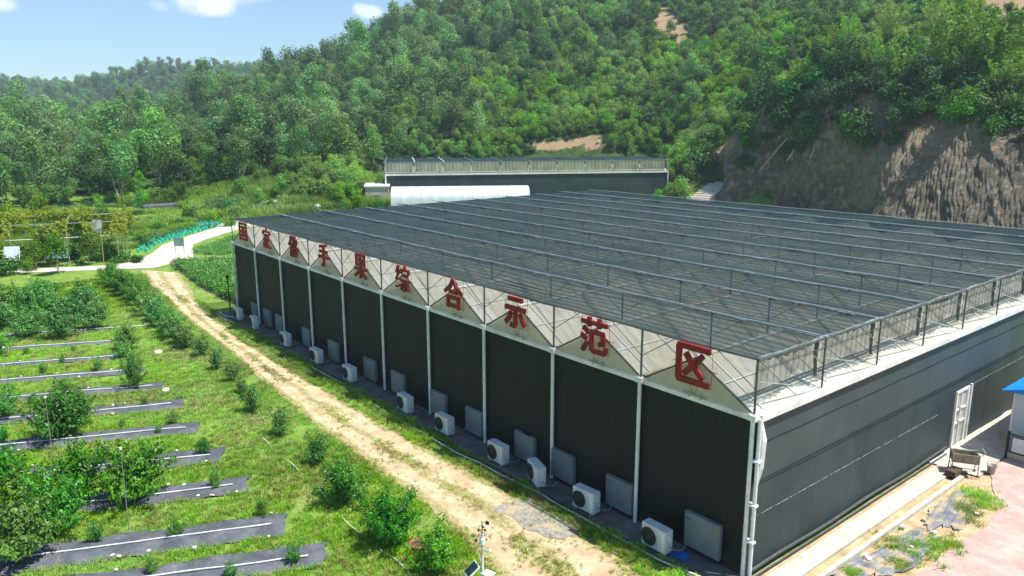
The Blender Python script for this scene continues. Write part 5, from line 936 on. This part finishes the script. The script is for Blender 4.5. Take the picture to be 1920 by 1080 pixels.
MB().lathe([(0, 0), (.17, 0), (.25, .2), (.285, .2), (.29, .27), (.25, .27), (.235, .2), (0, .2)], n=26).build('bowl', 'terracotta', t, True); MB().lathe([(0, .235), (.12, .225), (.238, .205)], n=18).build('soil', 'soil_dark', t, True)
# weather station
ws = thing('weather_station', 'white weather station pole with a tilted solar panel beside the dirt track', 'weather station', (36.25, -6.4, 0), .25)
MB().path([(0, 0, 0), (0, 0, 2.05)], .033, 10).build('pole', 'white_pipe', ws)
MB().box((.06, -.12, .55), (.34, .10, .98), .012).box((.045, -.14, .98), (.36, .12, 1.0)).build('control_box', 'ac_white', ws); MB().box((.13, -.135, .66), (.27, -.121, .86)).build('display', 'fan_dark', ws)
sp_ = MB().box((-.3, -.21, -.015), (.3, .21, .015)).build('solar_panel', 'white_alu', ws); sp_.location = (-.24, -.16, 1.02); sp_.rotation_euler = (R(38), R(-14), R(-38))
sc_ = MB()
for a in range(2): sc_.box((-.275+a*.278, -.185, .0155), (-.275+a*.278+.272, .185, .019))
sc_.build('solar_cell', 'solar_cell', sp_)
MB().path([(0, 0, 1.0), (-.12, -.08, 1.0)], .018, 5).path([(-.02, 0, 1.62), (.24, .0, 1.66)], .012, 5).path([(.02, 0, 1.72), (-.2, .0, 1.78)], .012, 5).build('arm', 'white_pipe', ws)
mb = MB()
for q_ in range(5): mb.lathe([(.03, 1.78+q_*.035), (.075, 1.785+q_*.035), (.075, 1.80+q_*.035), (.03, 1.805+q_*.035)], n=14)
mb.build('radiation_shield', 'white_alu', ws, True)
mb = MB().path([(0, 0, 2.0), (0, 0, 2.42)], .012, 6)
for q_ in range(3):
    a = q_*2.09; c_ = (.1*math.cos(a), .1*math.sin(a), 2.2); mb.path([(0, 0, 2.2), c_], .006, 4).lathe([(.0, -.03), (.03, -.015), (.035, .015), (0, .03)], c_, 8)
mb.path([(.11*math.cos(a), 0, 2.2+.11*math.sin(a)) for a in np.linspace(0, 6.283, 17)], .007, 4).path([(0, 0, 2.4), (.13, .04, 2.42)], .008, 4).box((.1, .02, 2.37), (.2, .05, 2.46)).build('anemometer', 'black_iron', ws)
MB().lathe([(0, 0), (.03, 0), (.035, .07), (0, .08)], (-.2, 0, 1.76), 10).build('sensor', 'black_iron', ws, True); MB().lathe([(0, 0), (.045, 0), (.05, .05), (0, .06)], (.25, 0, 1.64), 10).build('rain_gauge', 'white_alu', ws, True)
# ------------------------------------------------------------------ beds left of the greenhouse
def in_poly(P, poly):
    x, y = P[:, 0], P[:, 1]; r = np.zeros(len(P), bool); n = len(poly)
    for i in range(n):
        (x1, y1), (x2, y2) = poly[i], poly[(i+1) % n]; c = (y1 > y) != (y2 > y); r ^= c & (x < (x2-x1)*(y-y1)/((y2-y1) or 1e-9)+x1)
    return r
def bedmesh(seed):
    rn = np.random.default_rng(seed); P = rn.normal(size=(170, 3))*[.26, .26, .17]+[0, 0, .38]; P[:, 2] = np.abs(P[:, 2]); Nn = rn.normal(size=(170, 3))*.6+P*[1, 1, 0]+[0, 0, .7]
    return quad_cloud('bed_clump', P, Nn, .17*(.6+.7*rn.random(170)), np.clip(rn.normal(.5, .25, 170), 0, 1), 'leaf_bed', .5, seed)
BM_ = [bedmesh(i+20) for i in range(4)]
def bed(name, poly, sp, sc, label):
    p = np.array(poly); gxx, gyy = np.meshgrid(np.arange(p[:, 0].min(), p[:, 0].max(), sp), np.arange(p[:, 1].min(), p[:, 1].max(), sp)); Q = np.stack([gxx.ravel(), gyy.ravel()], -1)+rng.normal(size=(gxx.size, 2))*sp*.22
    Q = Q[in_poly(Q, poly)]; Q = Q[rng.random(len(Q)) > .05]
    z = zfun(Q[:, 0], Q[:, 1]); scatter(name, label, 'planted bed', np.c_[Q, z-.05], rng.uniform(0, 6.28, len(Q)), sc*rng.uniform(.7, 1.25, len(Q)), rng.integers(0, 4, len(Q)), BM_)
    return Q
bed('leafy_bed', [(-21.2, 1.7), (-10, .9), (-2.0, .95), (-1.0, 1.2), (-1.2, 9), (-13, 9), (-18.2, 5.9)], .42, 1.15, 'dense bright green bed between the dirt track and the greenhouse end')
bed('leafy_bed', [(-27.2, 4.9), (-31.2, 8.4), (-37.0, 14.2), (-43.4, 20.6), (-38, 23), (-24, 18), (-23.6, 9), (-24.6, 6)], .55, .8, 'sparser green bed between the concrete ramp and the branch path')
# edging of dark soil along the first bed
tag(ribbon('soil_edge', [(-21.6, 1.5), (-10, .45), (-1.6, .5)], [(-21.2, 2.1), (-10, 1.3), (-1.2, 1.4)], 70, 5, .03, 'soil_dark', .12, None, 5), kind='structure')
# turquoise pots in rows beside the ramp
pm = MB(); pm.lathe([(0, 0), (.17, 0), (.22, .34), (.235, .36), (.2, .36), (.17, .28), (0, .28)], n=10); nf = len(pm.f); pm.cur = 1
rn = np.random.default_rng(5)
for q_ in range(9):
    c_ = np.array([rn.normal()*.11, rn.normal()*.11, .42+abs(rn.normal())*.16]); d_ = rn.normal(size=3); d_ /= np.linalg.norm(d_); e_ = np.cross(d_, [0, 0, 1]); e_ /= np.linalg.norm(e_)+1e-6; pm.add([c_-d_*.11, c_+e_*.05, c_+d_*.11, c_-e_*.05], [(0, 1, 2, 3)])
simple('pot_leaf', (.03, .08, .02), .7); pme = pm.mesh('pot', ['turquoise', 'pot_leaf'])
ctr = [(-30.4, 3.9), (-33.8, 5.4), (-40, 10.6), (-48, 18.6), (-57, 28)]
for r_ in range(5):
    Pq = lerp_poly(ctr, 40); dq = np.gradient(Pq, axis=0); dq /= np.linalg.norm(dq, axis=1)[:, None]; nq = np.stack([-dq[:, 1], dq[:, 0]], -1)
    for k_ in range(36):
        if r_ > 1 and k_ < 2+r_: continue
        q = Pq[k_]+nq[k_]*(2.3+.8*r_)+rng.normal(size=2)*.08
        o = link('pot', pme); o.location = (*q, float(zfun(q[:1], q[1:])[0])); o.rotation_euler = (0, 0, random.uniform(0, 6)); s_ = random.uniform(.8, 1.0); o.scale = (s_, s_, s_); tag(o, 'turquoise plant pot in the rows along the concrete ramp', 'plant pot', 'turquoise pots along the concrete ramp')
# ------------------------------------------------------------------ left garden
ar = thing('vine_arbour', 'long arched arbour overgrown with yellow green vines behind the lane', 'arbour', (-29.3, -9.6, 0), math.atan2(4.4, 1.6))   # local x along its front, y to the back
LA = 13.0; mb = MB()
FRX = [-6.0, -.3, 4.2, 8.3]
def hoop(x, w_=5.2, h0=2.4, hh=1.9, n_=14): return [(x, w_/2-w_/2*math.cos(a), h0+hh*math.sin(a)) for a in np.linspace(0, math.pi, n_)]
for x in FRX:
    MB().path([(x, 0, 0), (x, 0, 2.4)], .05, 6).build('arbour_post', 'bark_pale', ar); MB().path([(x, 5.2, 0), (x, 5.2, 2.4)], .05, 6).build('arbour_post', 'bark_pale', ar); MB().path(hoop(x), .055, 6).build('hoop', 'steel_tube', ar)
MB().path([(-6, 0, 2.45), (8.3, 0, 2.55)], .045, 6).build('front_rail', 'hose_pale', ar)
for z_, y_ in ((2.4+1.9, 2.6), (2.4+1.35, .8), (3.75, 4.4)): MB().path([(-6, y_, z_), (8.3, y_, z_)], .03, 5).build('rail', 'steel_tube', ar)
rn = np.random.default_rng(77); n_ = 15000; xx = rn.uniform(-7.5, 9.2, n_); aa = rn.uniform(.12, math.pi-.05, n_); d_ = .25*rn.normal(size=n_)+.12+.25*nz(xx, aa*3, 2.2, 4)
P = np.stack([xx, 2.6-(2.6+d_)*np.cos(aa), 2.4+(1.95+d_)*np.sin(aa)], -1); gap = nz(xx, aa*2.6, 2.6, 2) > -.12; gap &= ~((np.abs(xx-.4) < .55) & (aa < .95)) & ~((np.abs(xx-4.9) < .6) & (aa < .95)); P = P[gap]; Nn = np.stack([rn.normal(size=len(P))*.6, -np.cos(aa[gap])+rn.normal(size=len(P))*.5, np.sin(aa[gap])+.2+rn.normal(size=len(P))*.4], -1)
tt_ = np.clip(rn.normal(.5, .2, len(P))+.25*nz(P[:, 0], P[:, 1], 3, 6), 0, 1); link('vine', quad_cloud('vine', P, Nn, .27*(.6+.8*rn.random(len(P))), tt_, 'leaf_vine', .7, 4), ar)
# hanging cloth and boards
cl_ = thing('hanging_cloth', 'white cloth hanging from a tilted pole right of the vine arbour', 'cloth', (-30.2, -2.9, 0), .9)
U_, V_ = np.meshgrid(np.linspace(0, 1, 14), np.linspace(0, 1, 12)); link('cloth', gridmesh('cloth', -.1+.85*U_-.12*V_, .06*np.sin(U_*7+V_*2), 3.7-1.15*V_+.05*np.sin(U_*5), 'cloth_white'), cl_); MB().path([(-.7, 0, 0), (-.2, 0, 3.7), (.3, .1, 4.6)], .035, 6).path([(-.2, 0, 3.72), (.85, 0, 3.74)], .02, 5).build('pole', 'bark_pale', cl_)
def board(name, label, loc, rz, w_, h_, z0, mat, tilt):
    t = thing(name, label, 'board', loc, rz); p_ = MB().box((-w_/2, -.04, 0), (w_/2, .04, h_), .01).build('panel', mat, t); p_.location = (0, 0, z0); p_.rotation_euler = (R(tilt), 0, 0)
    for sx in (-1, 1): MB().path([(sx*w_*.42, .05, 0), (sx*w_*.42, .05, z0+h_*.5)], .035, 6).build('leg', 'black_iron', t)
    MB().box((-w_*.46, .0, z0-.32), (w_*.46, .35, z0-.06)).build('under_tray', 'black_iron', t); return t
board('display_board', 'white tilted display board at the left edge before the arbour', (-28.3, -10.0, 0), math.atan2(4.4, 1.6)-.1, 1.25, 1.35, .75, 'board_white', -14)
board('display_board', 'wide glassy green display board between two trees before the arbour', (-27.6, -6.7, 0), math.atan2(4.4, 1.6), 1.9, 1.25, .75, 'board_green', -18)
t = thing('notice_board', 'small grey green notice board on two legs at the foot of the ramp', 'notice board', (-27.9, 4.0, 0), .9)
MB().box((-.5, -.03, .75), (.5, .03, 1.6), .01).build('panel', 'board_green', t)
for sx in (-.42, .42): MB().path([(sx, .02, 0), (sx, .02, 1.0)], .03, 6).build('leg', 'zinc', t)
tag(MB().path([(-26.1, -3.2, 0), (-26.2, -3.1, 3.0)], .035, 6).build('pole', 'bamboo_cane'), 'thin upright cane beside the lane right of the arbour trees', 'pole')
GT = [(-30.6, -5.5, 'shrub', .8, 'shrub under the arbour just behind the green board'), (-31, -8.6, 'shrub', .9, 'shrub under the arbour between the two hoops'), (-31.5, -11.5, 'shrub', .9, 'shrub under the left end of the arbour'), (-28.6, -3.6, 'shrub', .7, 'shrub at the right foot of the arbour'), (-33, -4, 'young', .45, 'sapling growing through the back of the arbour'), (-26.4, -11.2, 'shrub', .85, 'leafy shrub at the left picture edge before the white display board'), (-27.0, -8.4, 'young', .5, 'bushy green tree between the two display boards'), (-25.2, -9.3, 'young', .3, 'small sapling on the near side of the lane left of the dark trunk'), (-23.4, -7.1, 'young', .62, 'round topped tree with a dark trunk standing in the lane'), (-29.2, -7.2, 'dark', .5, 'dark tree under the vine arbour behind the green board'), (-26.8, -4.3, 'young', .55, 'leafy tree below the hanging cloth'), (-29.5, -2.2, 'shrub', .9, 'bush right of the hanging cloth'), (-26.2, -1.6, 'shrub', .6, 'low dark bush beside the pale lane before the cane'), (-25.6, -.6, 'shrub', .4, 'lowest dark bush at the corner of the lane'), (-38, 0, 'young', .6, 'rounded green tree on the meadow between arbour and ramp'), (-36.2, 2.4, 'shrub', .6, 'yellow green bush on the meadow next to the rounded tree'), (-40, 4.5, 'shrub', .5, 'small bush on the meadow near the notice board'), (-34.5, 1.2, 'shrub', .35, 'smallest bush on the meadow behind the lane'), (-45, 6.5, 'shrub', .6, 'bush in tall grass above the first turquoise pots'), (-49, 10, 'shrub', .7, 'bush in tall grass midway along the turquoise pots'), (-44, -1.5, 'shrub', 1.0, 'large bush behind the right end of the arbour'), (-66, 9.5, 'young', .62, 'small tree before the sandy clearing at the wood edge'), (-60, 3.5, 'shrub', 1.1, 'bush row in front of the wood behind the arbour, right one'), (-62, -3, 'shrub', 1.2, 'bush row in front of the wood behind the arbour, middle one'), (-60, -9, 'shrub', 1.3, 'bush row in front of the wood behind the arbour, left one'), (-54, -4, 'young', .7, 'yellow green tree rising behind the middle of the arbour'), (-50, -8, 'young', .75, 'yellow green tree rising behind the left part of the arbour'), (-45, -10, 'young', .7, 'yellow green tree just behind the left end of the arbour'), (-56, 14, 'shrub', .8, 'bush on the bank above the middle of the ramp')]
for x, y, kd, s_, lb in GT: plant(kd, x, y, s_, lb, 'shrub' if kd == 'shrub' else 'tree', None)
# plants between bank and far greenhouse
for k_ in range(26):
    x = random.uniform(-58, -44); y = random.uniform(27, 38); plant('shrub', x, y, random.uniform(.4, .75), 'low bush in the thicket between the ramp and the white tunnel', 'shrub', 'low bushes between the ramp and the white tunnel')
tk = thing('water_tank', 'small white tank half hidden in bushes left of the far greenhouse', 'tank', (*pt(596, 108), .6), 0); tk.scale = (.6, .6, .6); MB().lathe([(0, 0), (.75, 0), (.8, .9), (.5, 1.2), (0, 1.3)], n=16).build('body', 'tunnel_film', tk, True); MB().lathe([(.3, 1.22), (.3, 1.36), (0, 1.38)], n=12).build('lid', 'white_alu', tk)
tag(MB().box((-72, 10.6, .1), (-69, 16, .9), .1).build('black_cover', 'weed_fabric'), 'low black covered heap before the sandy clearing at the wood edge', 'cover')
# ------------------------------------------------------------------ grass
GR = [tuft(500+i, 24, .13, .22, 'blade_green', .010, .7) for i in range(4)]+[tuft(520+i, 20, .17, .2, 'blade_dry', .008, .8) for i in range(2)]
def rowdist(P):
    d = np.full(len(P), 9.)
    for (x, y, ln), wb in zip(ROWS, WB):
        a = (P[:, 0]-x)*RD[0]+(P[:, 1]-y)*RD[1]; b = np.abs((P[:, 0]-x)*(-RD[1])+(P[:, 1]-y)*RD[0]); q = np.where((a > -.1) & (a < ln), b-wb, 9); d = np.minimum(d, q)
    return d
def trackpos(P):
    l_ = np.interp(P[:, 0], [q[0] for q in TL], [q[1] for q in TL]); r_ = np.interp(P[:, 0], [q[0] for q in TR], [q[1] for q in TR]); return (P[:, 1]-l_)/(r_-l_)
n_ = 150000; t_ = rng.uniform(17, 70, n_)**1.0; px_ = rng.uniform(-60, 1250, n_); P = np.stack([CAM[0]+t_*HF[0]+(px_-960)/1415.5*t_*RG[0], CAM[1]+t_*HF[1]+(px_-960)/1415.5*t_*RG[1]], -1)
ok = (P[:, 1] < -1.2) & (P[:, 0] < 42) & (P[:, 0] > -24) & (rowdist(P) > -.06); tp = trackpos(P); inn = (tp > .0) & (tp < 1)
crown_ = np.exp(-((tp-.5)/.13)**2)
ok &= ~inn | (rng.random(n_) < np.clip(.06+.95*crown_*(nz(P[:, 0], P[:, 1], 2.5, 4) > -.1)+.8*np.exp(-(np.minimum(tp, 1-tp)/.09)**2), 0, 1))
ok &= (nz(P[:, 0], P[:, 1], 2.2, 6) > -.55+.5*(rng.random(n_)-.5)) & ~((P[:, 0] < -19) & (P[:, 1] > -13))
P = P[ok]; tp = tp[ok]; inn = inn[ok]; t_ = t_[ok]; keep = rng.random(len(P)) < np.clip(np.clip(t_/60, .28, .8)+.5*inn+.6*(np.abs(tp-.5) < .62), 0, 1); P = P[keep]; tp = tp[keep]; inn = inn[keep]
dryp = np.clip(.14+.45*(nz(P[:, 0], P[:, 1], 3.2, 2) > .25)+.5*inn+.35*(np.abs(tp-1.08) < .2), 0, .9); ix = np.where(rng.random(len(P)) < dryp, rng.integers(4, 6, len(P)), rng.integers(0, 4, len(P)))
scatter('grass', 'short green and yellowing grass of the citron field and track verges', 'grass', np.c_[P, np.zeros(len(P))], rng.uniform(0, 6.28, len(P)), rng.uniform(.55, 1.25, len(P))*np.where(inn, .6, 1), ix, GR)
# rank weeds on the verge between track and greenhouse
WD = [tuft(540+i, 30, .42, .25, 'blade_green', .016, .8) for i in range(3)]
n_ = 2600; P = np.stack([rng.uniform(-6, 39.5, n_), rng.uniform(-2.6, -1.05, n_)], -1); ok = (nz(P[:, 0], P[:, 1]*.6, 3.2, 5) > .0) & (trackpos(P) > .93) & ~((P[:, 0] > 32.7) & (P[:, 0] < 34.6)); P = P[ok]
scatter('verge_weeds', 'rank green weeds along the verge under the greenhouse front', 'weeds', np.c_[P, np.zeros(len(P))], rng.uniform(0, 6.28, len(P)), rng.uniform(.25, .65, len(P)), rng.integers(0, 3, len(P)), WD)
# weed clumps of the yard
for k_, (x, y, s_, lb) in enumerate([(42.6, 5.4, 1.25, 'largest weed clump on bare soil at the edge of the pink paving'), (42.9, 6.3, .9, 'weed clump just above the largest one by the pink paving'), (41.85, 4.9, .8, 'weed clump close to the drain kerb amid torn sheets'), (42.55, 8.9, .8, 'weed clump midway between the trolley and the largest clump'), (42.35, 10.3, 1.0, 'tall weed clump nearest the bucket'), (42.75, 10.0, .8, 'weed clump right of the tall one near the bucket'), (42.5, 4.0, .5, 'sparse weed tuft below the largest clump'), (41.9, 2.6, .45, 'sparse weed tuft near the bottom of the drain kerb')]):
    rn = np.random.default_rng(k_); nq_ = int(10+22*s_); T_ = [tuft(600+k_*7+i, 30, .17, .22, 'blade_green', .011, 1.0) for i in range(1)]
    V = []; F = []; Tn = []
    for q_ in range(nq_):
        off_ = rn.normal(size=2)*.34*s_; me = T_[0]; b_ = len(V); c_, s2 = math.cos(q_), math.sin(q_); z_ = rn.uniform(.5, 1.0)
        V += [((v.co.x*c_-v.co.y*s2)*z_+off_[0], (v.co.x*s2+v.co.y*c_)*z_+off_[1], v.co.z*z_) for v in me.vertices]; F += [tuple(i+b_ for i in p.vertices) for p in me.polygons]; Tn += [float(rn.random())]*len(me.vertices)
    me = bpy.data.meshes.new('weed_clump'); me.from_pydata(V, [], F); me.materials.append(MAT['blade_green']); at = me.attributes.new('tint', 'FLOAT', 'POINT'); at.data.foreach_set('value', np.array(Tn, np.float32)); o = link('weed_clump', me); o.location = (x, y, .02); tag(o, lb, 'weed')
# ------------------------------------------------------------------ haze
HAZE = .00036
if HAZE:
    hm = bpy.data.materials.new('haze_air'); hm.use_nodes = True; q = hm.node_tree; q.nodes.remove(q.nodes['Principled BSDF']); v = q.nodes.new('ShaderNodeVolumePrincipled'); v.inputs['Color'].default_value = (.72, .86, 1, 1); v.inputs['Density'].default_value = HAZE; v.inputs['Anisotropy'].default_value = .2; q.links.new(v.outputs[0], q.nodes['Material Output'].inputs['Volume']); MAT['haze_air'] = hm
    tag(MB().box((-980, -330, -6), (400, 820, 175)).build('haze', 'haze_air'), kind='stuff', label='thin bluish air over the valley', cat='haze')
